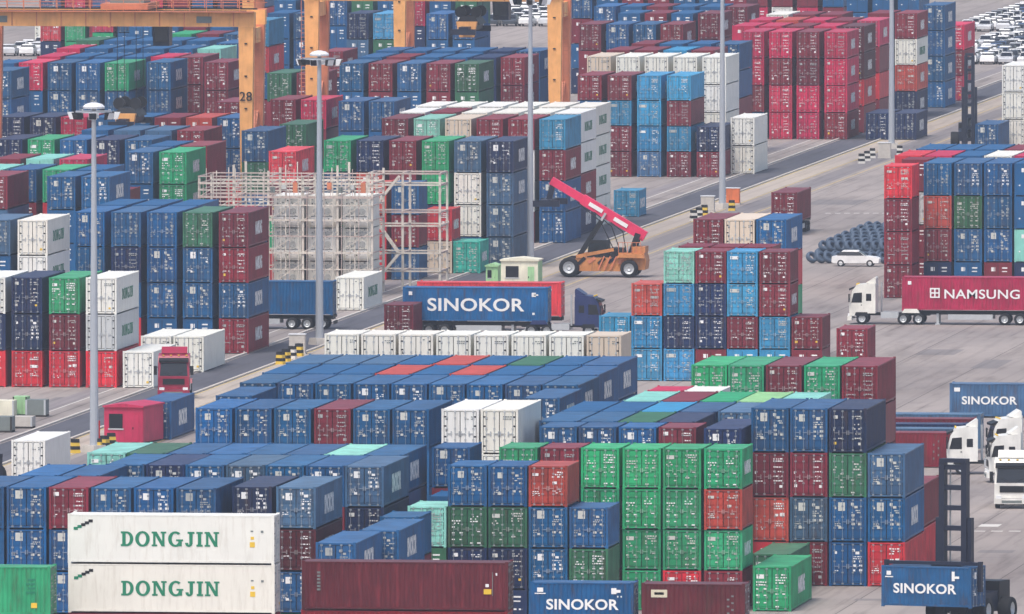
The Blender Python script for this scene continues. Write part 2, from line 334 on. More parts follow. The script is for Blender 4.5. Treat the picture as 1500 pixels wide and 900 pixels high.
def row(where, v, u0, pitch, L, hk, cols, logo=.6, mach=False):
    """one bay of stacks: ground line at v below bearing u0; cols = colour letters from the ground up ('x' = any colour, hidden)"""
    x0, y = ground(u0, v); x0 = x_on(u0, y); h = HGT[hk]; cl = cols.split()
    for i, c in enumerate(cl):
        if c == '-': continue
        x = x0 + W/2 + i*pitch + rnd.uniform(-.03, .03)
        for t, ch in enumerate(c):
            SPECS.append(dict(c=rnd.choice('bbmgnr') if ch == 'x' else ch, x=x, y=y + rnd.uniform(-.05, .05), z=t*h, L=L, hk=hk, where=where, col=i, t=t, n=len(c), logo=rnd.random() < logo, mach=mach and ch in SMOOTH))
def px(p):
    d = Vector(p) - Vector((0, 0, CAM_H)); z = d.dot(_f); return 750 + FOC*d.dot(_r)/z, 450 - FOC*d.dot(_u)/z, z
def build_rows(most=340, least=60):
    """boxes that show become things of their own; what shows nothing or hardly anything is the mass of the stacks"""
    import numpy as np
    zb = np.full((900, 1500), 1e9); ib = np.full((900, 1500), -1, int)
    def face(pts, k):
        P = [px(p) for p in pts]; u0, u1 = max(0, int(min(p[0] for p in P))), min(1499, int(max(p[0] for p in P))+1); v0, v1 = max(0, int(min(p[1] for p in P))), min(899, int(max(p[1] for p in P))+1)
        if u1 <= u0 or v1 <= v0: return
        U, V = np.meshgrid(np.arange(u0, u1)+.5, np.arange(v0, v1)+.5); s = None; ok = np.ones(U.shape, bool); ok2 = ok.copy()
        for a, b_ in zip(P, P[1:]+P[:1]): cr = (b_[0]-a[0])*(V-a[1]) - (b_[1]-a[1])*(U-a[0]); ok &= cr >= 0; ok2 &= cr <= 0
        ok |= ok2; A = np.array([[p[0], p[1], 1] for p in P[:3]]); 
        try: co = np.linalg.solve(A, np.array([1/p[2] for p in P[:3]]))
        except Exception: return
        Z = 1/(co[0]*U + co[1]*V + co[2]); w_ = zb[v0:v1, u0:u1]; ok &= Z < w_; w_[ok] = Z[ok]; ib[v0:v1, u0:u1][ok] = k
    def box(x0, x1, y0, y1, z0, z1, k):
        face([(x0,y0,z0),(x1,y0,z0),(x1,y0,z1),(x0,y0,z1)], k); face([(x1,y0,z0),(x1,y1,z0),(x1,y1,z1),(x1,y0,z1)], k); face([(x0,y0,z1),(x1,y0,z1),(x1,y1,z1),(x0,y1,z1)], k)
    for k, s in enumerate(SPECS): box(s['x']-W/2, s['x']+W/2, s['y'], s['y']+LEN[s['L']], s['z'], s['z']+HGT[s['hk']], k)
    for o in OCC: box(*o, -2)
    n = np.bincount(ib[ib >= 0], minlength=len(SPECS))
    for smooth in (False, True):
        idx = sorted((k for k, s in enumerate(SPECS) if (s['c'] in SMOOTH) == smooth), key=lambda k: -n[k])
        for r_, k in enumerate(idx): SPECS[k]['own'] = bool(n[k] >= least and r_ < most)
    cols_ = {}
    for s in SPECS:
        if s['own']: cols_.setdefault(s['where'], set()).add(s['col'])
    for k, s in enumerate(SPECS):
        h = HGT[s['hk']]
        if not s['own']: fill(s['c'], s['x'], s['y'], s['z'], s['L'], h); continue
        vis = sorted(cols_[s['where']]); t, m_ = s['t'], s['n']
        tier = 'bottom' if t == 0 and m_ > 1 else 'top' if t == m_-1 and m_ > 1 else ORD[t] if m_ > 1 else 'only'
        lab = f"{CNAME[s['c']]} container, {tier} tier" + (f" of {ONUM[vis.index(s['col'])]} stack from left" if len(vis) > 1 else '') + f", {s['where']}"
        container(s['c'], s['x'], s['y'], s['z'], s['L'], s['hk'], lab, 'containers, ' + s['where'], logo=s['logo'] and not s['mach'], mach=s['mach'])
    return n
# ------------------------------------------------------------------ the stacks, block by block
# lower left and lower middle
row('front row at lower left', 960, -52, 2.62, 40, 'S', 'xxbb xxbb xxbm xxxb xxxb xxxb')
row('front row beside the white boxes', 960, 340, 2.72, 40, 'S', 'xxxn xbqy')
row('short second row at lower left', 940.4, 26, 2.62, 40, 'S', 'xxxb xxxb')
row('middle row at lower left', 922.0, 155, 2.52, 40, 'S', 'xxxb xxxn xxxb xxxy xxxb xxxb xqny')
row('back row at lower left', 902.3, 128, 2.52, 40, 'S', 'xxxt xxxd xxxb xxxb xxxb xxxb xxxt xxxb', logo=1)
row('low blue boxes above dark maroon box', 962, 526, 2.62, 40, 'S', 'xxb')
row('lowest blue box beside dark maroon box', 982.5, 462, 2.62, 40, 'S', 'xxb')
row('blue roofs behind mint box', 906, 628, 2.6, 20, 'S', 'xxb')
row('blue roof between the lower blocks', 940, 556, 2.6, 20, 'S', 'xxb')
row('lower middle row', 923, 597, 2.55, 20, 'S', 'xdt nndb nndb xbbo xdb', logo=0)
row('left of green block', 893, 632, 2.62, 20, 'S', 'xxxb', logo=.3)
row('green block at lower middle', 893, 732, 2.62, 20, 'S', 'xxxg xxxm xxgg gggg xggg xgog', logo=.8)
row('white pair beside green boxes', 860, 647, 2.56, 40, 'H', 'xxww xxww', logo=0)
# lower right
row('lower right block', 858, 1100, 2.545, 40, 'H', 'xomb mymb bbdn rby')
row('in front of lower right block', 877, 1101, 2.56, 40, 'H', 'd', logo=0)
row('nearest green box at lower right', 895.8, 1103, 2.56, 40, 'H', 'g', logo=1)
row('behind lower right block', 840, 1295, 2.6, 40, 'H', 'rm', logo=0)
row('low roofs behind green block', 857.5, 790, 2.6, 20, 'S', 'xxxb xxxb xxxb xxxm', logo=0)
row('navy box behind green block', 861, 1031, 2.6, 40, 'S', 'xxxn', logo=0)
row('second roof row behind green block', 848, 790, 2.6, 40, 'S', 'xxxb xxxb xxxd xxxn')
row('third roof row behind green block', 830.5, 823, 2.6, 40, 'S', 'xxxb xxxb xxxl xxxb xxxy xxxb')
row('fourth roof row behind green block', 813, 913, 2.56, 40, 'S', 'xxxt xxxm xxxg xxxe xxxt')
row('crimson and white roofs behind green block', 796, 948, 2.56, 20, 'S', 'xxxc xxxw', logo=0)
row('back row of lower right block', 783, 1012, 2.58, 40, 'H', 'xxxg xxgg xxmm xxgg xmmm')
# middle
row('row beside white pair', 826, 287, 2.63, 40, 'S', 'xxbb xxbb xxbb xxbm xxbb xxbb')
row('corner of middle block', 805, 316, 2.6, 40, 'S', 'xxxb - - - - - - - xbbb', logo=1)
row('front row of middle block', 783, 351, 2.6, 40, 'S', 'xxxb xxxb xxxb xxxb xxxb xxxb xxxb xxxb xbbb', logo=1)
row('second row of middle block', 766, 384, 2.6, 40, 'S', 'xxxb xxxb xxxb xxxo xxxb xxxo xxxb xxxb xbbb', logo=1)
row('third row of middle block', 749, 418, 2.6, 40, 'S', 'xxxy xxxy xxxy xxxb xxxo xxxb xxxd xxxb xxbb', logo=1)
row('white reefer row of middle block', 729, 475, 2.66, 20, 'H', 'xxww xxww xxww xxww xxww xxww xxww xxss', logo=0)
row('stack behind reach stacker', 558, 878, 2.555, 20, 'S', 'll llo lnlt mnnm lmll llmm mm', logo=.5)
row('roofs behind light blue stack', 550.5, 994, 2.555, 20, 'S', 'xxxm xxxm xxxm', logo=0)
row('high row behind light blue stack', 530, 1015, 2.58, 40, 'H', 'xxxm xxxs xxxb', logo=1)
row('maroon pair by the open yard', 578, 1225, 2.58, 20, 'S', 'mm', logo=0)
# left
row('front row of left block', 567, -37, 2.96, 40, 'H', 'rnw rnn rmg rpw w', logo=.4)
row('white pair on the ground', 545, 207, 2.6, 40, 'H', 'w w', logo=0)
row('second row of left block', 531, -28, 3.05, 40, 'H', 'xbby xxww', logo=1)
row('tall row of left block', 517, 110, 2.98, 40, 'H', 'xbbb xbnb bbbb bbbd mbmm', logo=.9)
row('behind tall left row', 505, 143, 2.98, 40, 'H', 'xxxb xxxb xxbb - ', logo=.8)
row('left yard, maroon front', 455, -30, 2.95, 40, 'H', 'xyym - xbbb xxxb', logo=.8)
row('left yard, green roofs', 443, -36, 2.95, 40, 'H', 'xxxt xxxb xxxg xxnb', logo=.5)
row('left yard, crimson roof', 425, -10, 2.96, 40, 'H', 'xxmm xxxt xxcc xxm', logo=.6)
row('left yard, tall blue front', 413, 185, 2.96, 40, 'H', 'xxbb xxgg', logo=1)
row('left yard, behind green pair', 402, 216, 2.96, 40, 'H', 'xxbb xxmm xc', logo=.2)
row('left yard, green and blue roofs', 391, -6, 2.96, 40, 'H', 'xxbn xxgg xxxb xxyn xxbb', logo=.5)
row('left yard, grey blue roofs', 375, 120, 2.96, 40, 'H', 'xxxb xxyy xxby xxmm - xxdb', logo=.5)
row('left yard, crimson front', 352, -2, 2.96, 40, 'H', 'xxnn xxnn xmcc xxmb xxbb xbmm xxoo xxbb', logo=.9)
row('left yard, edge stack by the crane leg', 272, -18, 2.96, 40, 'H', 'xybb', logo=1)
row('left yard, edge stack behind crane leg', 259, -14, 2.96, 40, 'H', 'xxbb', logo=1)
row('left yard, far row', 258, 28, 2.96, 40, 'H', 'xybc xbbb xxbb xxbg', logo=1)
row('left yard, far blue front', 257, 216, 2.96, 40, 'H', 'xxbb - xxmm', logo=1)
row('left yard, farther row', 247, 55, 2.96, 40, 'H', 'xxbc xxbb xxxb xxbb xxmc xmmm', logo=1)
row('left yard, blue front at the crane leg', 224, 318, 2.96, 40, 'H', 'xmmb', logo=0)
row('left yard, low maroon roof', 326, 316, 2.96, 40, 'H', 'xxmm', logo=0)
row('left yard, roofs under the girder', 233, 84, 2.96, 40, 'H', 'xxxc xxxb xxxb xxxb xxxb xxxt', logo=.6)
row('left yard, last roofs under the girder', 219, 112, 2.96, 40, 'H', 'xxxd xxxb xxxb xxxb xxxb', logo=.6)
row('left yard, green front under the girder', 208, 248, 2.96, 40, 'H', 'xxxg xxxm xxxb', logo=.6)
row('far end beyond the crane', 70, 52, 2.98, 40, 'H', 'w w c', logo=.9)
# middle back
row('red box beside the crane leg', 412, 394, 2.96, 40, 'H', 'xxmr', logo=1)
row('row behind the reefer rack', 393, 475, 2.96, 40, 'H', 'xxbg xxon xxmm xxgg xwwy yyyn', logo=.6)
row('stack inside the rack', 410, 526, 2.9, 20, 'H', 'rro bmb', logo=0)
row('cream base beside teal box', 400.5, 622, 2.96, 20, 'H', 'sr', logo=1)
row('teal box on the ground', 400.5, 664, 2.96, 20, 'H', 'k', logo=1)
row('tall row with white sides', 355, 560, 2.96, 40, 'H', 'xxxm xxxt xxxs xxxm xwwm bbml', logo=.5)
row('white sides behind tall row', 344, 585, 2.96, 40, 'H', 'xxxw xxxm xxxw xxxw xxxw xmww', logo=1)
row('second white sides behind tall row', 333, 609, 2.96, 40, 'H', 'xxxw xxxw xxxw xxxw xxxw wwww', logo=1)
row('blue front behind white roofs', 325, 496, 2.96, 40, 'H', 'xxbb xxxb', logo=1)
row('dark green fronts behind pole', 365, 410, 2.96, 40, 'H', 'xxdd', logo=0)
row('maroon boxes right of crane leg', 322, 396, 2.96, 40, 'H', 'xxmm xxmc', logo=.2)
row('green side right of crane leg', 276, 392, 2.96, 40, 'H', 'xxmd xxmm', logo=1)
row('fronts under the second crane', 259, 498, 2.96, 40, 'H', 'xxbb xxmm xxbb xxmm xxdd', logo=1)
row('second row under the second crane', 248, 525, 2.96, 40, 'H', 'xxxb xxxm xxxb xxxb xxxn xbmm', logo=.8)
row('third row under the second crane', 237, 550, 2.96, 40, 'H', 'xxxb xxxb xxxb xxxb xxxn xxbb', logo=.8)
row('blue wall between the crane legs', 172, 392, 2.96, 40, 'H', 'xbbb xbbb - xyyn xxdl - xbbb xbbb', logo=.8)
row('blue roofs between the crane legs', 192, 470, 2.96, 40, 'H', 'xxm - - xmm xbm xbb', logo=.5)
row('dark green box by parked cars', 160, 672, 2.96, 40, 'H', 'xd xb', logo=0)
# upper right
row('light blue stack by the road', 259, 846, 3.05, 40, 'S', 'xxxm mmlm ylll mlml mn', logo=.3)
row('white row behind light blue stack', 247, 860, 2.98, 40, 'H', 'xxxs xxxw xxxw xxxw xwww', logo=0)
row('white pair by the road', 255, 1070, 2.98, 40, 'H', 'ww', logo=0)
row('roofs behind white row', 236, 888, 2.98, 40, 'H', 'xxxm xxxm xxxl xxxm', logo=0)
row('blue roofs behind white row', 225, 925, 2.98, 40, 'H', 'xxxm xxxb xxxb xxxb', logo=0)
row('maroon front beside third crane leg', 191, 848, 2.98, 40, 'H', 'xmmm xxbb xxbb xxbm', logo=.8)
row('maroon long side at far end', 172, 905, 2.98, 40, 'H', 'xxxb xxmm xxbb xxmm', logo=1)
row('blue fronts at far end', 160, 870, 2.98, 40, 'H', 'xxbb xxbb xxbm xxbb xxbb xxmm', logo=1)
row('red block', 204, 1086, 2.98, 40, 'H', 'xmcc ccmc ccmm mccc', logo=.8)
row('second row of red block', 194, 1072, 2.98, 40, 'H', 'xxxc xxxc xxxm xxxc mrqq', logo=.9)
row('third row of red block', 184, 1097, 2.98, 40, 'H', 'xxxc xxxo xxxc xxxm xrmc', logo=.9)
row('far row of red block', 174, 1122, 2.98, 40, 'H', 'xxxw xxxm xxcm', logo=.5)
row('mixed stack beside red block', 172, 1271, 2.98, 40, 'H', 'mtpm nowm', logo=.9)
row('blue stack beside mixed stack', 158, 1352, 2.98, 40, 'H', 'bbbb', logo=1)
row('crimson stack at far edge', 148, 1381, 2.98, 40, 'H', 'cmc', logo=1)
row('navy pair by the far pole', 205, 1268, 2.98, 40, 'H', 'n n', logo=1)
row('front row of right block', 437, 1295, 2.98, 20, 'H', 'mmmr', logo=0)
row('main row of right block', 432, 1353, 2.66, 40, 'H', 'xmob xbdb xbbb xtbb', logo=0)
row('narrow gap of right block', 426, 1321, 2.66, 20, 'H', 'mmpm', logo=0)
row('second row of right block', 419, 1310, 2.66, 40, 'H', 'xxxr xxxc xxxb xxxw xxxc', logo=0)
row('third row of right block', 408, 1341, 2.66, 40, 'H', 'xxxb xxxb xxxb xxxm', logo=0)
row('white stack at right edge', 215, 1467, 2.6, 40, 'H', 'www www', logo=0)
row('blue box beside white stack', 222, 1428, 2.6, 40, 'H', 'b', logo=0)
row('small light blue box alone', 318, 899, 2.6, 20, 'S', 'l', logo=1)
row('white box behind blue trailer', 455, 492, 2.6, 40, 'H', 'w', logo=1)
row('maroon box beside long blue box', 497, 563, 2.6, 20, 'H', 'm', logo=0)
row('blue box by the crimson cabin', 644, 203, 2.6, 40, 'H', 'b', logo=1)
row('low white box at left kerb', 704, 16, 2.6, 40, 'H', 'w', logo=0)

row('far roofs under the girder', 196, 190, 2.96, 40, 'H', 'xxxb xxxb xxxm xxxb', logo=.5)
row('farther roofs under the girder', 184, 205, 2.96, 40, 'H', 'xxxb xxxd xxxb xxxb xxxl', logo=.5)
row('last roofs beyond the girder', 170, 218, 2.96, 40, 'H', 'xxxm xxxb xxxb xxxc', logo=.5)
row('red wall beyond the girder', 120, 136, 2.96, 40, 'H', 'xxcb xxbb xxcc xxbm xxbb xxnn xxcb', logo=.5)
row('far wall beyond the girder', 96, 60, 2.96, 40, 'H', 'xxb xxc xxm xxb', logo=.5)
row('far blue wall', 150, 402, 2.96, 40, 'H', 'xbbb xbbn xdbb xnnd xxbb xbnc xbbb xbbd', logo=.6)
row('second far blue wall', 138, 420, 2.96, 40, 'H', 'xbbbb xbbbb xbbbd xnnbb xxbbb xbncc xbbbb', logo=.6)
row('far wall beyond third crane leg', 138, 836, 2.98, 40, 'H', 'xbmb xbbb xbbm xmbm xbbb xmmb xbcm', logo=.7)
row('second far wall beyond third crane leg', 118, 872, 2.98, 40, 'H', 'xbbm xbbb xcmm xbbm xbmb xbcc xccm xmwm xccm xmmb', logo=.7)
row('far blue roof strip', 128, 1240, 2.98, 40, 'H', 'xbbb xbbb xbbb', logo=.7)
# boxes lying across the yard, long side to the camera
def across(c, L, hk, v, u, z, label, logo=None, rz=90, wk=None, emb=False, n_under=0, worn=False):
    """u = bearing of the near left bottom corner; door end on the right"""
    x, y = ground(u, v); x = x_on(u, y)
    if rz == 90: [OCC.append((x, x+LEN[L], y, y+W, i*HGT[hk], (i+1)*HGT[hk])) for i in range(n_under)]
    t = container(c, x + LEN[L], y + W/2, z, L, hk, label, 'boxes lying across the yard', rz=R(rz))
    if logo: 
        o = obj('lettering', LOGO[(logo, L)], t, (-W/2 - .003, LEN[L]*.5 - (.9 if emb else 0), HGT[hk]*.5)); o.rotation_euler = (R(90), 0, R(-90))
    if emb: o = obj('emblem', EMBLEM, t, (-W/2 - .003, LEN[L]*.5 + 3.2, HGT[hk]*.5)); o.rotation_euler = (0, 0, R(-90))
    if worn:
        for ch in t.children:
            if ch.name.startswith('side_wall'): ch.material_slots[0].link = 'OBJECT'; ch.material_slots[0].material = OLD
    for i in range(n_under): 
        mb = FILL.setdefault('m', MB()); mb.box(x+.03, x+LEN[L]-.03, y+.03, y+W-.03, i*HGT[hk]+.03, (i+1)*HGT[hk]-.03); 
        for a in (x, x+LEN[L]-.16):
            for b in (y, y+W-.14): mb.box(a, a+.16, b, b+.14, i*HGT[hk], (i+1)*HGT[hk])
    return t
SM = []
def side_marks(t, L, h, sets):
    for name, xa, xb, z0, z1, m in sets:
        mb = MB(); mb.box(-.006, .004, -xb, -xa, z0, z1); o = obj(name, mb.mesh('side_mark', m), t, (-W/2, LEN[L], 0))
for i, (v, u) in enumerate(((1042, 99), (1042, 99.5))):
    t = across('w', 40, 'H', v, u, (3-i)*HGT['H'], ['upper', 'lower'][i] + ' white reefer box with green DONGJIN lettering', 'w', n_under=2 if i else 0)
    h = HGT['H']; side_marks(t, 40, h, [('reflector_mark', .35+.22*k, .6+.22*k, 1.95+.11*k, 2.12+.11*k, BLACKM if k > 1 else TEXTG) for k in range(5)]
        + [('warning_sticker', 10.75, 11.05, 1.0, 1.3, YEL), ('warning_sticker', 10.8, 11.0, 1.45, 1.62, YEL), ('number_mark', 10.8, 10.95, 1.9, 1.98, GREYP), ('number_mark', 11.4, 11.55, 1.85, 1.98, GREYP)])
    mb = MB(); [mb.tube((-.95+.45*k, -.02, .5), (-.95+.45*k, -.02, 2.2), .03, n=5) for k in range(4)]
t = across('g', 40, 'H', 1045, -229, 2*HGT['H'], 'bright green corrugated box at the left bottom corner', n_under=2)
side_marks(t, 40, 2.9, [('yellow_sticker', 11.05, 11.4, .45, .75, YEL)] + [('number_mark', 10.75+.1*(k % 2), 11.3, 1.3+.25*k, 1.42+.25*k, TEXTG) for k in range(4)])
t = across('q', 40, 'H', 1038, 442, 2*HGT['H'], 'worn dark maroon box with patched side, on a red box', n_under=1, worn=True)
side_marks(t, 40, 2.9, [('yellow_sticker', 10.75, 11.2, 1.0, 1.3, YEL), ('white_sticker', 10.85, 11.05, 1.42, 1.6, WHITE), ('number_mark', 11.25, 11.29, .9, 2.3, GREYP), ('number_mark', 11.45, 11.55, 2.1, 2.25, WHITE)]
    + [('number_mark', .9, 1.1, 1.15+.2*k, 1.27+.2*k, GREYP) for k in range(6)])
across('r', 40, 'H', 1037.5, 441, HGT['H'], 'red box right under the worn dark maroon box')
t = across('b', 20, 'S', 1047, 777, 2*HGT['S'], 'blue box with white SINOKOR lettering at bottom middle edge', 'b', n_under=2)
side_marks(t, 20, 2.6, [('number_mark', .4, .75, 2.0, 2.25, WHITE), ('number_mark', .25, .9, 1.88, 1.94, WHITE), ('number_mark', 4.75, 5.05, 1.9, 2.25, WHITE), ('number_mark', 5.05, 5.3, 1.98, 2.15, WHITE), ('number_mark', 5.1, 5.17, 1.7, 1.8, WHITE), ('number_mark', 5.3, 5.37, 1.7, 1.8, WHITE)])
t = across('q', 20, 'S', 1049, 940, 2*HGT['S'], 'maroon box with small cream plate at bottom middle edge', n_under=2)
side_marks(t, 20, 2.6, [('name_plate', .55, 1.5, 1.75, 2.2, plain('cream_plate', (214,206,180))), ('plate_print', .75, 1.3, 1.9, 2.05, BLACKM)] + [('number_mark', 5.0+.25*(k % 2), 5.15+.25*(k % 2), .4+.2*k, .5+.2*k, GREYP) for k in range(8)])
t = across('y', 20, 'S', 612, 1391, .05, 'grey blue box with white SINOKOR lettering behind the white trucks', 'b')
side_marks(t, 20, 2.6, [('number_mark', .35, .8, 1.95, 2.25, WHITE)])
# ------------------------------------------------------------------ wheels and vehicles
def wheel_meshes(r, wd, key):
    if key in _mc: return _mc[key]
    a = wd/2; t = MB(); t.lathe([(r*.6,-a),(r*.93,-a),(r,-a*.75),(r,a*.75),(r*.93,a),(r*.6,a)], 18, 'x'); 
    q = MB(); q.lathe([(0,-a*.55),(r*.25,-a*.8),(r*.3,-a*.5),(r*.6,-a*.85),(r*.6,a*.85),(r*.3,a*.5),(r*.25,a*.8),(0,a*.55)], 14, 'x')
    _mc[key] = (t.mesh('wheel_tyre', DARK, smooth=True), q.mesh('wheel_rim', GALV)); return _mc[key]
def wheel(parent, x, y, r, wd, key):
    t, q = wheel_meshes(r, wd, key); o = obj('wheel', t, parent, (x, y, r)); obj('rim', q, o); return o
BODYM = {}
def bodymat(c):
    if c not in BODYM: BODYM[c] = paint('vehicle_paint_%d_%d_%d' % c, c, .35, .12, spec=.5, dirtcol=(120,112,104))
    return BODYM[c]
def tractor(label, loc, rz, c, stripe=None):
    """cab-over tractor unit, front towards local -Y"""
    t = thing('tractor_truck', label, 'truck', (loc[0], loc[1], 0), rz, 'trucks in the yard'); m = bodymat(c)
    b = MB(); b.prism([(-1.15,.75),(-1.2,1.75),(-.92,2.85),(-.55,3.35),(.9,3.5),(1.05,3.3),(1.05,.95),(.4,.95),(.3,.75)], 'x', -1.22, 1.22); cab = obj('cab', b.mesh('truck_cab', m), t)
    g = MB(); g.add([(-1.08,-1.215,1.83),(1.08,-1.215,1.83),(1.0,-.955,2.82),(-1.0,-.955,2.82)], [(0,1,2,3)]); obj('windscreen', g.mesh('truck_windscreen', GLASS), cab)
    for s in (-1, 1):
        g = MB(); g.prism([(-1.0,1.85),(-.8,2.65),(-.1,2.7),(-.1,1.85)], 'x', s*1.222, s*1.232); obj('side_window', g.mesh('truck_side_window', GLASS), cab)
        g = MB(); g.box(*sorted((s*1.222, s*1.23)), .25, .7, 2.0, 2.6); obj('sleeper_window', g.mesh('truck_sleeper_window', GLASS), cab)
        g = MB(); g.box(*sorted((s*.72, s*1.12)), -1.3, -1.16, .72, .92); obj('headlight', g.mesh('truck_headlight', LAMPW), cab)
        g = MB(); g.box(*sorted((s*1.3, s*1.55)), -1.22, -1.12, 1.9, 2.6); g.beam((s*1.2,-1.1,2.5), (s*1.42,-1.17,2.5), .05, .05); obj('mirror', g.mesh('truck_mirror', BLACKM), cab)
        g = MB(); g.box(*sorted((s*.62, s*1.2)), 1.5, 3.0, .55, 1.05); obj('fuel_tank', g.mesh('truck_tank', GALV), t)
        g = MB(); g.prism([(3.3,1.0),(3.5,1.35),(4.6,1.35),(4.8,1.0)], 'x', s*.8, s*1.25); obj('mudguard', g.mesh('truck_mudguard', m), t)
        for y in (-.1, 3.4, 4.7): wheel(t, s*(1.02 if y < 1 else .92), y, .5, .34 if y < 1 else .58, ('w', .5, y < 1))
    for s in (-1, 1):
        g = MB(); g.box(*sorted((s*1.221, s*1.227)), -.98, -.02, .95, 1.8); dr = obj('door', g.mesh('truck_door', m), cab); g = MB(); g.box(*sorted((s*1.227, s*1.25)), -.2, -.08, 1.62, 1.68); obj('handle', g.mesh('truck_door_handle', BLACKM), dr)
        g = MB(); g.box(*sorted((s*1.0, s*1.24)), -1.0, -.55, .45, .5); g.box(*sorted((s*1.0, s*1.24)), -.95, -.6, .72, .76); obj('step', g.mesh('truck_step', GALV), t)
        g = MB(); g.beam((s*.15, -1.235, 1.84), (s*.75, -1.17, 2.12), .03, .03); obj('wiper', g.mesh('truck_wiper', BLACKM), cab)
        g = MB(); g.prism([(-.75,.72),(-.6,1.05),(.35,1.05),(.5,.72)], 'x', s*1.223, s*1.235); obj('wheel_arch', g.mesh('truck_arch', BLACKM), cab)
    g = MB(); g.tube((-.95, 1.35, .9), (-.95, 1.35, 3.5), .08, n=8); obj('exhaust_stack', g.mesh('truck_exhaust', GALV), t)
    g = MB(); [g.box(-.9+.6*k, -.75+.6*k, -.62, -.5, 3.36, 3.44) for k in range(4)]; tag(obj('marker_lamps', g.mesh('truck_marker_lamps', YEL), cab), kind='stuff')
    g = MB(); g.box(-.85, .85, -1.225, -1.19, 1.15, 1.6); obj('grille', g.mesh('truck_grille', BLACKM), cab)
    g = MB(); g.box(-1.24, 1.24, -1.34, -.95, .35, .72); obj('bumper', g.mesh('truck_bumper', m), t)
    g = MB(); g.box(-.7, .7, -1.36, -1.34, .42, .6); obj('number_plate', g.mesh('truck_plate', GREYP), t)
    g = MB(); g.prism([(-1.18,2.86),(-1.22,3.02),(-.72,3.2),(-.72,3.1)], 'x', -1.15, 1.15); obj('sun_visor', g.mesh('truck_visor', BLACKM), cab)
    g = MB(); g.box(-.45, -.2, .2, 5.6, .75, .98); g.box(.2, .45, .2, 5.6, .75, .98); g.box(-.2, .2, 3.4, 4.8, .8, .95); obj('chassis', g.mesh('truck_chassis', BLACKM), t)
    g = MB(); g.lathe([(0,1.02),(.5,1.02),(.55,.95)], 14); o = obj('coupling_plate', g.mesh('truck_coupling', BLACKM), t, (0, 4.0, .1))
    g = MB(); g.prism([(.2,3.5),(.95,4.0),(1.05,3.9),(1.05,3.4)], 'x', -1.0, 1.0); obj('wind_deflector', g.mesh('truck_deflector', m), cab)
    return t
def trailer(label, loc, rz, mat=None):
    """container trailer, kingpin at local y=0, running to +Y, deck at 1.2 m"""
    t = thing('container_trailer', label, 'trailer', (loc[0], loc[1], 0), rz, 'trailers in the yard'); m = mat or BLACKM
    g = MB(); [g.box(x-.1, x+.1, -.7, 11.5, .85, 1.15) for x in (-.5, .5)]; [g.box(-.4, .4, y, y+.15, .9, 1.1) for y in (0, 3, 6, 9, 11)]; obj('main_frame', g.mesh('trailer_frame', m), t)
    for y in (-.6, 11.3): g = MB(); g.box(-1.2, 1.2, y, y+.25, 1.0, 1.19); obj('bolster', g.mesh('trailer_bolster', m), t)
    for s in (-1, 1):
        g = MB(); g.box(s*.8-.09, s*.8+.09, 2.2, 2.4, .1, .95); g.box(s*.8-.2, s*.8+.2, 2.1, 2.5, .0, .1); obj('landing_leg', g.mesh('trailer_leg', GALV), t)
        g = MB(); g.box(s*1.1-.03, s*1.1+.03, 3.2, 7.0, .45, .9); obj('side_guard', g.mesh('trailer_guard', GALV), t)
        for y in (8.0, 9.3, 10.6): wheel(t, s*.92, y, .5, .56, ('w', .5, False))
    g = MB(); g.box(-1.15, 1.15, 11.55, 11.6, .45, .75); obj('rear_bumper', g.mesh('trailer_bumper', m), t)
    return t
def rig(label_c, c, L, hk, v, u, face, tlabel, truck=None, logo=None, emb=False):
    """trailer across the yard with a box on it; u = left end of the box; face = side where the truck is"""
    x, y = ground(u, v); x = x_on(u, y); ym = y + W/2; l = LEN[L]
    if face > 0: trailer(tlabel, (x + l - .7, ym), R(90))
    else: trailer(tlabel, (x + .7, ym), R(-90))
    t = container(c, x + l, ym, 1.2, L, hk, label_c, 'boxes on trailers', rz=R(90))
    if logo: o = obj('lettering', LOGO[(logo, L)], t, (-W/2 - .003, l*.5 - (.7 if emb else 0), HGT[hk]*.5)); o.rotation_euler = (R(90), 0, R(-90))
    if emb: o = obj('emblem', EMBLEM, t, (-W/2 - .003, l*.5 + 3.3, HGT[hk]*.52)); o.rotation_euler = (0, 0, R(-90))
    side_marks(t, L, HGT[hk], [('number_mark', .5, .8, 2.2, 2.5, WHITE), ('number_mark', l-1.35, l-1.0, 2.1, 2.45, WHITE), ('number_mark', l-1.15, l-.8, 2.2, 2.32, WHITE), ('number_mark', l-1.3, l-1.1, .6, .78, WHITE)])
    if truck:
        if face > 0: tractor(truck[0], (x + l - .7 + 4.0, ym), R(90), truck[1])
        else: tractor(truck[0], (x + .7 - 4.0, ym), R(-90), truck[1])
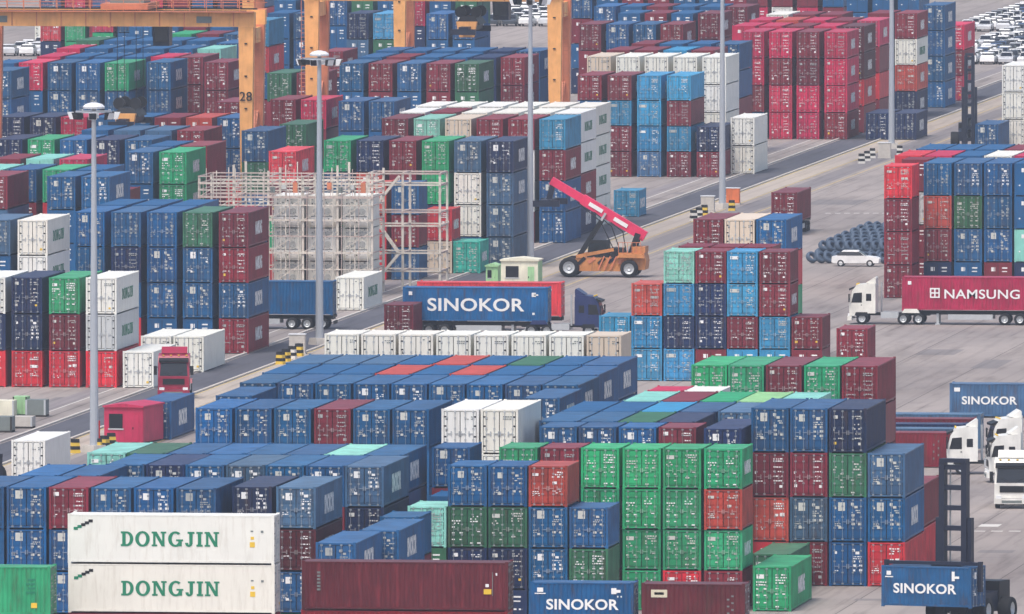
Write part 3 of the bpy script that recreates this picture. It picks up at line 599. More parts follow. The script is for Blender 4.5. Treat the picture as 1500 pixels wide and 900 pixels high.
# the truck faces local -Y, so rz=90 turns it to +X and rz=-90 to -X
rig('long blue box with large SINOKOR lettering on a trailer', 'b', 40, 'H', 492, 590, 1, 'black trailer under the long blue box', ('dark navy tractor truck at the end of the long blue box', (28,44,96)), 'b')
rig('red box on trailer right behind the long blue box', 'r', 40, 'H', 484, 611, 1, 'black trailer under the red box behind the long blue box')
rig('crimson box with white NAMSUNG lettering on a trailer', 'c', 40, 'H', 476, 1321, -1, 'black trailer under the crimson box', ('white tractor truck pulling the crimson box', (236,234,224)), 'c', True)
rig('plain blue box on trailer behind the light pole', 'b', 40, 'H', 482, 277, -1, 'black trailer under the plain blue box')
x, y = ground(232, 585); tractor('crimson tractor truck facing the camera beside white box', (x_on(252, y), y + 1.2), R(6), (156,22,60))
for i, (u, v, rz, lab) in enumerate(((1408, 696, -84, 'white tractor truck with two dark windows beside maroon box'), (1468, 708, -80, 'white tractor truck behind the others at right edge'), (1480, 746, 4, 'white tractor truck facing the camera at right edge'), (1470, 682, -76, 'white tractor truck whose roof shows below the grey blue box'))):
    x, y = ground(u, v); tractor(lab, (x, y + 1.4), R(rz), (238,237,230))
for i, (c, v, u, lab) in enumerate((('m', 684, 1150, 'maroon box on the ground beside the white trucks'), ('y', 678, 1163, 'grey roofed box behind the maroon box'), ('n', 671, 1172, 'navy roofed box, third behind the maroon box'), ('m', 663, 1185, 'maroon roofed box, fourth behind the maroon box'), ('y', 656, 1196, 'grey roofed box, last behind the maroon box'))):
    t = across(c, 40, 'S', v, u, .0, lab); side_marks(t, 40, 2.6, [('number_mark', 10.8 + .35*(k % 2), 10.9 + .35*(k % 2), .6 + .25*k, .75 + .25*k, GREYP) for k in range(6)])
xm, ym = ground(1150, 345); trailer('black trailer under the maroon box beyond the stacks', (x_on(1150, ym), ym - .3), 0)
container('m', x_on(1150, ym), ym - .9, 1.2, 40, 'H', 'maroon box on trailer standing beyond the light blue stacks', 'boxes on trailers', logo=False)

# reach stacker, front towards local -X
def reach_stacker(label, u, v):
    x, y = ground(u, v); t = thing('reach_stacker', label, 'reach stacker', (x, y + 2.0, 0)); M = paint('stacker_orange_paint', (206,138,82), .5, .45, dirtcol=(90,62,44)); PINK = paint('boom_crimson_paint', (232,52,98), .45, .2, dirtcol=(150,60,70))
    g = MB(); g.prism([(-3.0,.55),(-3.2,1.2),(-1.6,1.75),(2.0,1.75),(2.0,2.2),(4.3,2.2),(4.5,1.5),(4.4,.7),(2.0,.55)], 'y', -1.4, 1.4); obj('chassis', g.mesh('stacker_chassis', M), t)
    for s in (-1, 1):
        for a in (-2.4, 3.0):
            th, rm = wheel_meshes(.9 if a < 0 else .8, .7, ('wr', a)); o = obj('wheel', th, t, (a, s*1.55, .9 if a < 0 else .8), R(90)); obj('rim', rm, o)
        g = MB(); g.prism([(1.9,1.8),(2.1,2.1),(4.2,2.1),(4.4,1.75)], 'y', s*1.25, s*1.95); obj('mudguard', g.mesh('stacker_mudguard', M), t)
        g = MB(); g.beam((-1.9, s*.55, 1.5), (.35, s*.55, 5.05), .34, .34); obj('lift_cylinder', g.mesh('stacker_cylinder', BLACKM), t)
        g = MB(); g.beam((.1, s*.55, 4.6), (.75, s*.55, 5.7), .2, .2); obj('piston_rod', g.mesh('stacker_piston', GALV), t)
        g = MB(); g.beam((3.0, s*.75, 2.0), (3.7, s*.75, 3.9), .3, .5); obj('boom_support', g.mesh('stacker_boom_support', BLACKM), t)
        g = MB(); [g.beam((.2+.55*k, s*1.55, .7), (.75+.55*k, s*1.55, 1.9), .08, .12) for k in range(3)]; obj('step_ladder', g.mesh('stacker_ladder', CRANE2), t)
        g = MB(); g.beam((-1.8, s*1.46, 1.85), (1.6, s*1.46, 2.5), .07, .3); obj('hand_rail', g.mesh('stacker_rail', M), t)
    g = MB(); g.taper((-.9,1.1,-.8,.8), (-.7,1.0,-.7,.7), 1.75, 3.3); cab = obj('cab', g.mesh('stacker_cab', BLACKM), t)
    g = MB(); g.add([(-.75,-.785,2.1),(.95,-.785,2.1),(.9,-.735,3.0),(-.65,-.735,3.0)], [(0,1,2,3)]); obj('cab_window', g.mesh('stacker_window', GLASS), cab)
    g = MB(); g.beam((4.25,0,3.6), (-1.4,0,6.95), .8, .92); obj('boom', g.mesh('stacker_boom', PINK), t)
    g = MB(); g.beam((-1.3,0,6.9), (-4.2,0,8.6), .62, .7); obj('boom_extension', g.mesh('stacker_extension', PINK), t)
    for k, (a, b, zz) in enumerate(((-2.2,-.9,6.65),(.6,1.9,5.2))):
        g = MB(); d = Vector((-5.65,0,3.35)).normalized(); p = Vector((4.25,-.46,3.6)) + d*(1.8+2.6*k); g.beam(p, p+d*1.4, .02, .35); obj('boom_print', g.mesh('stacker_print', WHITE), t)
    g = MB(); g.beam((-4.0,0,8.5), (-4.4,0,6.9), .5, .5); obj('boom_head', g.mesh('stacker_head', NAVYM), t)
    g = MB(); g.box(-4.9,-3.9,-3.0,3.0,6.5,6.95); g.box(-5.5,-3.1,-3.05,-2.75,6.35,6.9); g.box(-5.5,-3.1,2.75,3.05,6.35,6.9); obj('spreader', g.mesh('stacker_spreader', NAVYM), t)
    for k in range(5): g = MB(); g.beam((-1.6+.9*k, -1.43, 1.2+.12*(k % 2)), (-1.0+.9*k, -1.43, 1.75), .05, .3); obj('side_panel', g.mesh('stacker_side_panel', (BLACKM, CRANE2, BLACKM, NAVYM, CRANE2)[k]), t)
    for k in range(3): g = MB(); p0 = Vector((2.6-.5*k, -.5, 2.2)); p1 = Vector((1.2-1.5*k, -.48, 4.9+.9*k)); g.tube(p0, (p0+p1)/2 + Vector((.4, 0, .5)), .05, n=6); g.tube((p0+p1)/2 + Vector((.4, 0, .5)), p1, .05, n=6); obj('hydraulic_hose', g.mesh('stacker_hose', BLACKM), t)
    for k in range(6): g = MB(); g.box(2.0+.4*k, 2.04+.4*k, -1.42, -1.38, 2.2, 3.1); obj('railing_post', g.mesh('stacker_railing_post', CRANE2), t)
    g = MB(); g.box(2.0, 4.04, -1.42, -1.38, 3.1, 3.15); obj('railing', g.mesh('stacker_railing', CRANE2), t)
    g = MB(); g.box(1.2, 2.4, -.9, .9, 1.76, 2.6); obj('engine_cover', g.mesh('stacker_engine_cover', BLACKM), t)
    g = MB(); g.box(3.2,4.4,-1.3,1.3,2.2,2.75); obj('counterweight', g.mesh('stacker_counterweight', M), t)
reach_stacker('orange reach stacker with raised crimson boom beside the road', 872, 407)

# top handlers: tall mast trucks, front towards local -Y
def top_handler(label, u, v, rz, hm, spreader=True, group='mast trucks', mw=1.0):
    x, y = ground(u, v); t = thing('mast_truck', label, 'mast truck', (x, y, 0), R(rz), group)
    for s in (-1, 1):
        g = MB(); g.box(s*.75*mw-.18, s*.75*mw+.18, -.35, .25, .3, hm); obj('mast_rail', g.mesh('mast_rail', NAVYM), t)
        g = MB(); g.box(*sorted((s*(.95-.75*(1-mw)), s*(1.2-.75*(1-mw)))), -.2, .3, .4, hm*.66); obj('outer_mast_rail', g.mesh('outer_mast_rail', NAVYM), t)
        g = MB(); g.tube((s*.4*mw,.3,.6), (s*.4*mw,.3,hm-.4), .05, n=6); obj('lift_chain', g.mesh('lift_chain', GALV), t)
        for a, r in ((.9,.85), (5.0,.75)):
            th, rm = wheel_meshes(r, .8, ('wt', a)); o = obj('wheel', th, t, (s*1.6, a, r)); obj('rim', rm, o)
    n = int(hm/1.2)
    for k in range(1, n+1):
        z = hm*k/n - .15; g = MB(); g.box(-.75*mw+.18, .75*mw-.18, -.28, .18, z-.3, z); obj('mast_crossbar', g.mesh('mast_crossbar', NAVYM), t)
    g = MB(); g.box(-.9*mw, .9*mw, -.4, .3, hm, hm+.25); o = obj('mast_head', g.mesh('mast_head', NAVYM), t)
    g = MB(); g.prism([(.4,.7),(.4,1.7),(4.2,1.9),(5.9,2.0),(6.0,.9),(5.6,.6)], 'x', -1.2, 1.2); obj('chassis', g.mesh('mast_truck_chassis', NAVYM), t)
    g = MB(); g.box(-1.3, 1.3, 4.4, 6.2, 1.2, 2.5); obj('counterweight', g.mesh('mast_truck_weight', BLACKM), t)
    g = MB(); g.taper((-.8,.8,1.6,3.4), (-.7,.7,1.8,3.2), 1.8, 3.5); cab = obj('cab', g.mesh('mast_truck_cab', NAVYM), t)
    g = MB(); g.add([(-.72,1.62,2.15),(.72,1.62,2.15),(.66,1.75,3.2),(-.66,1.75,3.2)], [(0,1,2,3)]); obj('cab_window', g.mesh('mast_truck_window', GLASS), cab)
    if spreader:
        g = MB(); g.box(-3.8, 2.3, -1.9, -1.45, 3.84, 4.05); g.box(-1.0, 1.0, -1.45, -.4, 3.5, 4.0); [g.box(*sorted((-.75+s*3.06, -.75+s*3.28)), -1.85, -1.5, 2.2, 4.1) for s in (-1, 1)]; obj('spreader', g.mesh('mast_truck_spreader', NAVYM), t)
    return t, x, y
t, x, y = top_handler('navy mast truck holding the tilted blue box at lower right', 1398, 915, -16, 10.2)
import_m = t.matrix_world if False else None
_rz = R(-16); cxo, cyo = 3.03 - .75, -1.45 - W/2 - .05
ccx, ccy = x + cxo*math.cos(_rz) - (cyo)*math.sin(_rz), y + cxo*math.sin(_rz) + (cyo)*math.cos(_rz)
tb = container('b', x + 0, y + 0, 1.22, 20, 'S', 'blue box with white SINOKOR lettering held by the mast truck', 'boxes on trailers', rz=R(90)+_rz)
tb.location = (x + cxo*math.cos(_rz) + 1.68*math.sin(_rz), y + cxo*math.sin(_rz) - 1.68*math.cos(_rz), 1.22)
o = obj('lettering', LOGO[('b', 20)], tb, (-W/2 - .003, LEN[20]*.52, 1.2)); o.rotation_euler = (R(90), 0, R(-90))
side_marks(tb, 20, 2.6, [('number_mark', .35, .65, 2.0, 2.25, WHITE), ('number_mark', .25, .8, 1.85, 1.92, WHITE), ('number_mark', 4.75, 4.95, 1.7, 2.3, WHITE), ('number_mark', 4.95, 5.25, 1.85, 2.0, WHITE)])
top_handler('navy mast truck with bare mast by the far road', 1420, 217, 4, 9.8, False, mw=.5)
x, y = ground(8, 706); top_handler('black mast truck behind the blue roofs at left edge', -14, 716, 60, 2.2, False)

# ------------------------------------------------------------------ gantry cranes on rubber tyres
def gantry(label, uc, v, number, trolley_x=0.0, spread_z=9.0, S=11.85):
    x, y = ground(uc, v); t = thing('gantry_crane', label, 'crane', (x, y, 0), 0, 'rubber tyred gantry cranes'); B, H = 3.6, 20.6
    for sx in (-1, 1):
        for sy in (-1, 1):
            g = MB(); c = sx*S
            g.taper((c-.45,c+.45,sy*B-.4,sy*B+.4), (c-.7,c+.7,sy*B-.5,sy*B+.5), 1.9, H); o = obj('leg', g.mesh('crane_leg', CRANE if sy < 0 else CRANE2), t)
            if sy < 0: g = MB(); [g.box(c-.12, c+.12, -B-.58, -B-.5, z, z+.12) for z in range(4, 20, 3)]; tag(obj('leg_bolt', g.mesh('crane_leg_bolt', BLACKM), o), kind='stuff')
            for dy in (-.85, .85):
                th, rm = wheel_meshes(.8, .62, 'wcr'); q = obj('wheel', th, t, (c, sy*B+dy, .8)); obj('rim', rm, q)
            g = MB(); g.box(c-.5, c+.5, sy*B-1.4, sy*B+1.4, 1.05, 1.9); obj('bogie', g.mesh('crane_bogie', CRANE2), t)
        g = MB(); g.box(sx*S-.4, sx*S+.4, -B+.46, B-.46, 2.0, 2.9); obj('sill_beam', g.mesh('crane_sill', CRANE), t)
        g = MB(); g.box(sx*S-.45, sx*S+.45, -B+.55, B-.55, H-1.6, H-.2); obj('tie_beam', g.mesh('crane_tie', CRANE), t)
        g = MB(); g.beam((sx*S, -B+.5, 6.0), (sx*S, B-.5, 12.5), .35, .35); obj('brace', g.mesh('crane_brace', CRANE2), t)
        g = MB(); g.box(sx*S-.9, sx*S+.9, -1.8, 1.8, 2.95, 4.9); obj('machinery_house', g.mesh('crane_house', CRANE2), t)
        g = MB(); [g.box(sx*(S+.95)-.25, sx*(S+.95)+.25, -B+1.0, -B+1.06, 3+.4*k, 3.05+.4*k) for k in range(42)]; [g.box(sx*(S+.95)+a-.03, sx*(S+.95)+a+.03, -B+1.0, -B+1.06, 2.9, H) for a in (-.25,.25)]; obj('ladder', g.mesh('crane_ladder', CRANE2), t)
    for sy in (-1, 1):
        g = MB(); g.box(-S-.8, S+.8, sy*B-.5, sy*B+.5, H, H+1.35); gd = obj('girder', g.mesh('crane_girder', CRANE), t)
        g = MB(); [g.box(-S+.4+k*2.3, -S+.5+k*2.3, sy*B-.53, sy*B+.53, H+.05, H+1.3) for k in range(int(2*S/2.3)+1)]; tag(obj('girder_stiffener', g.mesh('crane_stiffener', CRANE2), gd), kind='stuff')
        g = MB(); g.box(-S-.8, S+.8, sy*B-1.3, sy*B-.5 if sy < 0 else sy*B+1.3, H+1.36, H+1.44) if sy < 0 else g.box(-S-.8, S+.8, sy*B+.5, sy*B+1.3, H+1.36, H+1.44); obj('walkway', g.mesh('crane_walkway', CRANE2), gd)
        yy = sy*(B+1.25); g = MB(); [g.box(-S-.7+k*1.55, -S-.64+k*1.55, yy-.03, yy+.03, H+1.45, H+2.5) for k in range(int((2*S+1.4)/1.55)+1)]; [g.box(-S-.7, S+.75, yy-.03, yy+.03, z, z+.06) for z in (H+1.95, H+2.45)]; obj('hand_rail', g.mesh('crane_rail', CRANE2), gd)
        g = MB(); g.box(-S, S, sy*B-.08, sy*B+.08, H+1.36, H+1.5); obj('trolley_rail', g.mesh('crane_trolley_rail', BLACKM), gd)
        if sy < 0:
            for a in (-S+.9, S-4.6): g = MB(); g.box(a, a+1.4, -B-.56, -B-.5, H+.35, H+.95); obj('name_plate', g.mesh('crane_plate', GREYP), gd)
    tr = trolley_x; g = MB(); g.box(tr-2.2, tr+2.2, -B-.3, B+.3, H+1.55, H+2.1); tl = obj('trolley', g.mesh('crane_trolley', CRANE2), t)
    g = MB(); g.box(tr-1.6, tr+1.6, -2, 2, H+2.1, H+3.6); obj('winch_house', g.mesh('crane_winch', GREYP), tl)
    g = MB(); g.taper((tr+2.3,tr+3.8,-1.0,1.0), (tr+2.2,tr+3.8,-1.1,1.1), H-1.9, H+.3); cb = obj('operator_cabin', g.mesh('crane_cabin', NAVYM), tl)
    g = MB(); g.box(tr+2.45, tr+3.65, -1.13, -1.08, H-1.5, H-.2); obj('cabin_window', g.mesh('crane_cabin_window', GLASS), cb)
    for ax in (-1.1, 1.1):
        for ay in (-2.2, 2.2): g = MB(); g.tube((tr+ax*.8, ay, spread_z+2.6), (tr+ax*.8, ay, H+1.6), .03, n=4); obj('hoist_rope', g.mesh('crane_rope', BLACKM), tl)
    g = MB(); g.taper((tr-1.2,tr+1.2,-2.6,2.6), (tr-.7,tr+.7,-2.4,2.4), spread_z+.9, spread_z+1.7); [g.tube((tr+sx*.75, yy, spread_z+2.1), (tr+sx*.75, yy+.5, spread_z+2.1), .55, n=12) for sx in (-1,1) for yy in (-2.2, 1.6)]; hb = obj('head_block', g.mesh('crane_head_block', BLACKM), t)
    g = MB(); g.taper((tr-.7,tr+.7,-3.5,-2.75), (tr-1.0,tr+1.0,-3.6,-2.7), spread_z-.3, spread_z+1.2); obj('cable_basket', g.mesh('crane_basket', CRANE), hb)
    g = MB(); g.box(tr-.45, tr+.45, -6.0, 6.0, spread_z+.25, spread_z+.75); g.box(tr-1.2, tr+1.2, -6.1, -5.75, spread_z, spread_z+.55); g.box(tr-1.2, tr+1.2, 5.75, 6.1, spread_z, spread_z+.55); obj('spreader', g.mesh('crane_spreader', NAVYM), t)
    if number:
        me = mk(bfont(number, .85, 1.0, .012), BLACKM); o = obj('number', me, t, (S, -B-.56, 14.2)); o.rotation_euler = (R(90), 0, 0)
    return t
gantry('orange gantry crane numbered 28 spanning the left yard', 177, 362, '28', .9, 11.3, 12.3)
gantry('orange gantry crane whose legs frame the upper middle stacks', 642, 311, None, 3.2, 17.4)
gantry('orange gantry crane far behind the upper middle stacks', 482, 224, None, 1.5, 19.2, 8.0)

# ------------------------------------------------------------------ flood light masts
def light_mast(label, u, v, hm):
    x, y = ground(u, v); t = thing('light_mast', label, 'light mast', (x, y, 0), rnd.uniform(0, 1), 'flood light masts along the road')
    g = MB(); [g.tube((0,0,.5+hm*k/6), (0,0,.5+hm*(k+1)/6), .34-.03*k, .34-.03*(k+1), 12) for k in range(6)]; obj('shaft', g.mesh('mast_shaft', POLEM, smooth=False), t)
    g = MB(); g.taper((-.7,.7,-.7,.7), (-.6,.6,-.6,.6), 0, .55); obj('base', g.mesh('mast_base', CONC), t)
    g = MB(); g.lathe([(.25,hm+.15),(.78,hm+.15),(.82,hm+.3),(.6,hm+.5),(.2,hm+.6),(0,hm+.6)], 16); obj('head_cover', g.mesh('mast_head_cover', LAMPW), t)
    g = MB(); g.lathe([(1.25,hm-.15),(1.35,hm-.15),(1.35,hm-.02),(1.25,hm-.02),(1.25,hm-.15)], 16); [g.beam((0,0,hm-.08), (1.3*math.cos(a), 1.3*math.sin(a), hm-.08), .08, .08) for a in [k*math.pi/3 for k in range(6)]]; obj('lamp_ring', g.mesh('mast_ring', POLEM), t)
    for k in range(8):
        a = k*math.pi/4; g = MB(); g.taper((-.3,.3,.0,.3), (-.3,.3,.05,.5), -.62, -.1); o = obj('lamp', g.mesh('mast_lamp', LAMPW if k % 2 else BLACKM), t, (1.45*math.cos(a), 1.45*math.sin(a), hm), a - math.pi/2)
        g = MB(); g.add([(-.27,.31,-.6),(.27,.31,-.6),(.27,.5,-.13),(-.27,.5,-.13)], [(0,1,2,3)]); obj('lamp_glass', g.mesh('mast_lamp_glass', GLASS if k % 3 else LAMPW), o)
for u, v, hm, lab in ((138, 663, 25.2, 'light mast beside the crimson cabin'), (468, 505, 23.7, 'light mast in front of the blue trailer'), (777, 392, 24.4, 'light mast behind the reach stacker'), (1058, 306, 24.6, 'light mast in front of the light blue stack'), (1306, 218, 24.6, 'light mast before the mixed far stack')):
    light_mast('tall grey flood ' + lab, u, v, hm)
# striped concrete blocks round the mast feet
YB = [plain('barrier_yellow', (226,190,70), .7), plain('barrier_black', (30,30,32), .7), plain('barrier_white', (226,222,214), .7)]
def block(label, u, v, cols):
    x, y = ground(u, v); mb = MB(); z = 0
    for k in range(4): mb.taper((-.34+.02*k,.34-.02*k,-.25,.25), (-.32+.02*k,.32-.02*k,-.24,.24), .26*k, .26*k+.26, k % 2)
    tag(obj('concrete_barrier', mb.mesh('barrier', YB[cols], YB[1]), None, (x, y, 0), rnd.uniform(-.5,.5)), label, 'barrier', 'striped barriers at the masts')
for i, (u, v, c, where) in enumerate(((110,664,0,'left of first mast'), (143,663,0,'just right of first mast'), (153,659,0,'second right of first mast'), (163,655,0,'third right of first mast'),
        (411,534,0,'before second mast, lowest'), (419,530,0,'before second mast, second'), (428,526,2,'before second mast, third'), (438,522,0,'before second mast, highest'),
        (1016,324,2,'before fourth mast, lowest'), (1024,320,2,'before fourth mast, second'), (1032,316,0,'before fourth mast, third'), (1072,309,0,'right of fourth mast'),
        (1262,240,2,'before far mast, lowest'), (1270,236,2,'before far mast, second'), (1278,232,2,'before far mast, third'), (1318,228,2,'right of far mast'))):
    block(('yellow' if c == 0 else 'white') + ' and black striped barrier ' + where, u, v, c)
# boxes at the mast feet
for u, v, m, lab in ((436, 519, CONC, 'pale equipment cabinet at second mast foot'), (1037, 312, CONC, 'pale equipment cabinet at fourth mast foot'), (1296, 232, CONC, 'pale equipment cabinet at far mast foot'),
                     (1074, 300, paint('orange_cabinet', (224,120,70)), 'orange equipment cabinet at fourth mast foot')):
    x, y = ground(u, v); t = thing('equipment_cabinet', lab, 'cabinet', (x, y, 0)); g = MB(); g.box(-.65,.65,-.4,.4,.15,1.6); obj('body', g.mesh('cabinet_body', m), t); g = MB(); g.box(-.7,.7,-.45,.45,1.6,1.68); obj('top', g.mesh('cabinet_top', LAMPW), t); g = MB(); g.box(-.6,.6,-.42,-.4,.25,1.5); obj('door', g.mesh('cabinet_door', m), t); g = MB(); g.box(-.7,.7,-.45,.45,0,.15); obj('plinth', g.mesh('cabinet_plinth', CONC), t)
x, y = ground(143, 661); t = thing('sign_board', 'red sign board at first mast foot', 'sign', (x, y - .8, 0)); g = MB(); g.box(-.3,.3,-.04,.04,.8,2.3); obj('panel', g.mesh('sign_panel', plain('sign_red', (228,40,44))), t); g = MB(); g.box(-.05,.05,-.03,.03,0,.8); obj('post', g.mesh('sign_post', GALV), t)
# ------------------------------------------------------------------ cabins
def cabin(label, u0, u1, v, h, dpt, wallm, sidem, roofm, rz=0):
    x0, y = ground(u0, v); x0 = x_on(u0, y); x1 = x_on(u1, y); wd = x1 - x0
    t = thing('site_cabin', label, 'cabin', ((x0+x1)/2, y, 0), R(rz)); a = wd/2
    g = MB(); g.box(-a, a, 0, dpt, .1, h); obj('wall', g.mesh('cabin_wall', wallm), t)
    g = MB(); g.box(a+.002, a+.03, .05, dpt-.05, .15, h-.05); g.box(-a-.03, -a-.002, .05, dpt-.05, .15, h-.05); obj('end_panel', g.mesh('cabin_end', sidem), t)
    g = MB(); g.prism([(-a-.1,h),(-a-.1,h+.12),(0,h+.3),(a+.1,h+.12),(a+.1,h)], 'y', -.15, dpt+.15); obj('roof', g.mesh('cabin_roof', roofm), t)
    g = MB(); g.box(-a*.75, -a*.05, -.04, .0, h*.42, h*.82); o = obj('window', g.mesh('cabin_window', GLASS), t)
    g = MB(); g.box(-a*.8, -a*.0, -.05, -.01, h*.38, h*.42); obj('sill', g.mesh('cabin_sill', GALV), o)
    g = MB(); g.box(a*.45, a*.8, -.04, .0, .15, h*.8); o = obj('door', g.mesh('cabin_door', sidem), t); g = MB(); g.box(a*.47, a*.52, -.07, -.04, h*.4, h*.46); obj('handle', g.mesh('cabin_handle', BLACKM), o)
    g = MB(); g.box(-a+.1, a-.1, .1, dpt-.1, 0, .1); obj('skid', g.mesh('cabin_skid', BLACKM), t)
PG = paint('pale_green_panel', (168,214,160)); CR = paint('cabin_crimson_paint', (196,44,86), .5, .25); PALEW = paint('cabin_cream_wall', (232,228,206), .6, .15)
cabin('small cream and pale green cabin behind the red box', 734, 788, 424, 2.5, 3.0, PALEW, PG, PALEW)
cabin('small green shed beside the cream cabin', 712, 729, 419, 1.7, 2.2, PG, PG, PG)
cabin('crimson cabin with dark window beside first mast', 152, 210, 650, 2.7, 5.4, CR, CR, CR, -8)

# ------------------------------------------------------------------ steel reefer rack
def rack():
    x, y = ground(396, 432); x -= 2*3.05; t = thing('reefer_rack', 'pale steel rack with white reefer boxes stacked inside', 'rack', (x, y, 0)); n = 5; wdt = 3.05
    for k in range(2*n+1):
        for yy in (-1.2, 6.4): w_ = .1 if k % 2 == 0 else .045; g = MB(); g.box(k*wdt/2-w_, k*wdt/2+w_, yy-w_, yy+w_, 0, 10.4 + .5*(k % 3)); obj('column', g.mesh('rack_column', STEELW), t)
    for q, lv in enumerate((.9, 2.3, 3.75, 5.2, 6.6, 7.9, 8.6, 9.2, 9.8, 10.4)):
        for yy in (-1.2, 6.4): w_ = .09 if q % 2 == 0 else .05; g = MB(); g.box(-.1, n*wdt+.1, yy-.2, yy-.11, lv-w_, lv+w_); obj('beam', g.mesh('rack_beam', STEELW if q % 3 else STEELP), t)
        for k in range(0, n+1): g = MB(); g.box(k*wdt-.04, k*wdt+.04, -1.1, 6.3, lv-.05, lv+.04); obj('cross_beam', g.mesh('rack_cross_beam', STEELP), t)
        if lv in (.9, 3.75, 6.6): g = MB(); g.box(0, n*wdt, -1.05, -.35, lv-.1, lv-.06); obj('walkway', g.mesh('rack_walkway', STEELP), t)
    for k in range(4*n): g = MB(); g.box((k+.5)*wdt/4-.025, (k+.5)*wdt/4+.025, -1.5, -1.45, 0, 9.9 + .35*(k*5 % 3)); obj('pole', g.mesh('rack_pole', STEELW if k % 2 else STEELP), t)
    for k in range(n):
        for z0 in (.9, 3.75, 6.6, 8.6): g = MB(); g.beam((k*wdt, -1.33, z0), ((k+1)*wdt, -1.33, z0+1.9), .06, .06); obj('brace', g.mesh('rack_brace', STEELW), t)
    for k in range(24): g = MB(); g.box(k*.645-.025, k*.645+.025, -1.42, -1.37, 8.5, 10.2 + .3*(k*7 % 4)); obj('railing_post', g.mesh('rack_railing_post', STEELW if k % 3 else STEELP), t)
    for k in range(9): g = MB(); a_ = 6.3 + k*1.0; g.box(a_, a_+.4, -1.5, -1.2, 9.0 + .3*(k % 2), 9.5 + .2*(k % 3)); obj('socket_box', g.mesh('rack_socket_box', (GREYP, LGREY, CRANE2)[k % 3]), t)
    for k in range(2, n):
        for lv in range(3):
            cx, cy = x + k*wdt + wdt/2, y - .2
            container('w', cx, cy + .1, .95 + lv*2.85 if False else lv*2.896 + .06, 20, 'H', f"white reefer box in steel rack, {['bottom','middle','top'][lv]} tier, {ONUM[k-2]} bay from left", 'reefer boxes in the rack', mach=True)
    # open stair tower at the right end
    a, b = ground(590, 424); t2 = thing('stair_tower', 'open pale steel stair tower beside the reefer rack', 'stair tower', (a, b, 0))
    wd = 3.3
    for i, (px, py) in enumerate(((0,0), (wd,0), (0,5.0), (wd,5.0), (-3.0,0), (-3.0,5.0))): g = MB(); g.box(px-.1, px+.1, py-.1, py+.1, 0, 10.2); obj('column', g.mesh('tower_column', STEELW), t2)
    for lv in (1.6, 3.2, 5.6, 6.8, 9.2, 10.2):
        for py in (0, 5.0): g = MB(); g.box(-3.1, wd+.1, py-.19, py-.11, lv-.07, lv+.07); obj('beam', g.mesh('tower_beam', STEELW if int(lv) % 2 else STEELP), t2)
        for px in (-3.0, 0, wd): g = MB(); g.box(px-.08, px+.08, .14, 4.86, lv-.09, lv+.08); obj('cross_beam', g.mesh('tower_cross', STEELP), t2)
    for k, (z0, z1) in enumerate(((.1,3.2), (3.2,6.8), (6.8,10.0))):
        p, q = ((-2.8, -.5, z0), (-.2, -.5, z1)) if k % 2 == 0 else ((-.2, -.5, z0), (-2.8, -.5, z1))
        g = MB(); g.beam(p, q, .12, .22); g.beam((p[0], -1.1, p[2]), (q[0], -1.1, q[2]), .12, .22); st = obj('stair_flight', g.mesh('tower_stair', STEELW), t2)
        for i in range(9): f = (i+.5)/9; c = Vector(p)*(1-f) + Vector(q)*f; g = MB(); g.box(c.x-.14, c.x+.14, -1.04, -.56, c.z-.02, c.z+.02); obj('tread', g.mesh('tower_tread', STEELP), st)
rack()
VIS = build_rows()

# ------------------------------------------------------------------ tyres stacked in rows, and the pale car before them
TY = MB(); TY.lathe([(.3,-.18),(.46,-.22),(.54,-.16),(.56,-.08),(.56,.08),(.54,.16),(.46,.22),(.3,.18),(.3,-.18)], 14, 'x'); TYM = TY.mesh('tyre', plain('tyre_rubber', (76,92,112), .6, var=.25, scale=1.2), smooth=True)
x0, y0 = ground(1190, 386)
for r in range(15):
    for c in range(10):
        yy = y0 + r*3.4; xx = x0 + c*.8 + .3*(r % 2) + rnd.uniform(-.08, .08)
        for lv in range(2 if r % 2 else 1):
            o = obj('tyre', TYM, None, (xx + .3*lv, yy + rnd.uniform(-.2,.2) + .25*lv, .56 + .85*lv)); o.rotation_euler = (0, R(-26 + rnd.uniform(-8, 8)), R(-42 + rnd.uniform(-12, 12)))
            tag(o, f"dark tyre, {ONUM[c]} from left in {ONUM[r]} tyre row, {'upper' if lv else 'lower'} layer", 'tyre', 'tyres leaning in long rows')
def car_meshes():
    b = MB(); b.prism([(-2.15,.32),(-2.2,.7),(-1.9,.86),(-1.05,.95),(1.5,.98),(2.1,.9),(2.15,.4),(1.9,.3)], 'x', -.88, .88)
    ro = MB(); ro.taper((-.8,.8,-.95,1.75), (-.62,.62,-.2,1.1), .93, 1.46)
    gl = MB(); gl.taper((-.81,.81,-.82,1.64), (-.69,.69,-.36,1.28), 1.0, 1.34); gw = MB(); gw.add([(-.7,-.9,.99),(.7,-.9,.99),(.6,-.3,1.39),(-.6,-.3,1.39)], [(0,1,2,3)]); 
    return b.mesh('car_body', paint('car_paint', None, .3, .05, spec=.5)), ro.mesh('car_roof', bpy.data.materials['car_paint']), gl.mesh('car_windows', GLASS), gw.mesh('car_windscreen', GLASS)
CB, CRF, CG, CW = car_meshes()
CARC = [(244,244,242)]*11 + [(206,208,210)]*4 + [(150,156,160),(70,76,84),(36,38,42),(60,84,120)]
def car(label, x, y, rz, c, group):
    t = thing('parked_car', label, 'car', (x, y, 0), rz, group); cc = lin(c); obj('body', CB, t, color=cc); r = obj('roof', CRF, t, color=cc); obj('side_windows', CG, r); obj('windscreen', CW, r, (0, -.02, .012))
    for sx in (-1, 1):
        for yy in (-1.35, 1.3): wheel(t, sx*.8, yy, .31, .2, 'wcar')
    return t
x, y = ground(1252, 391); car('white car parked in front of the tyre rows', x, y + 1.0, R(90), (244,244,242), 'cars in the yard')
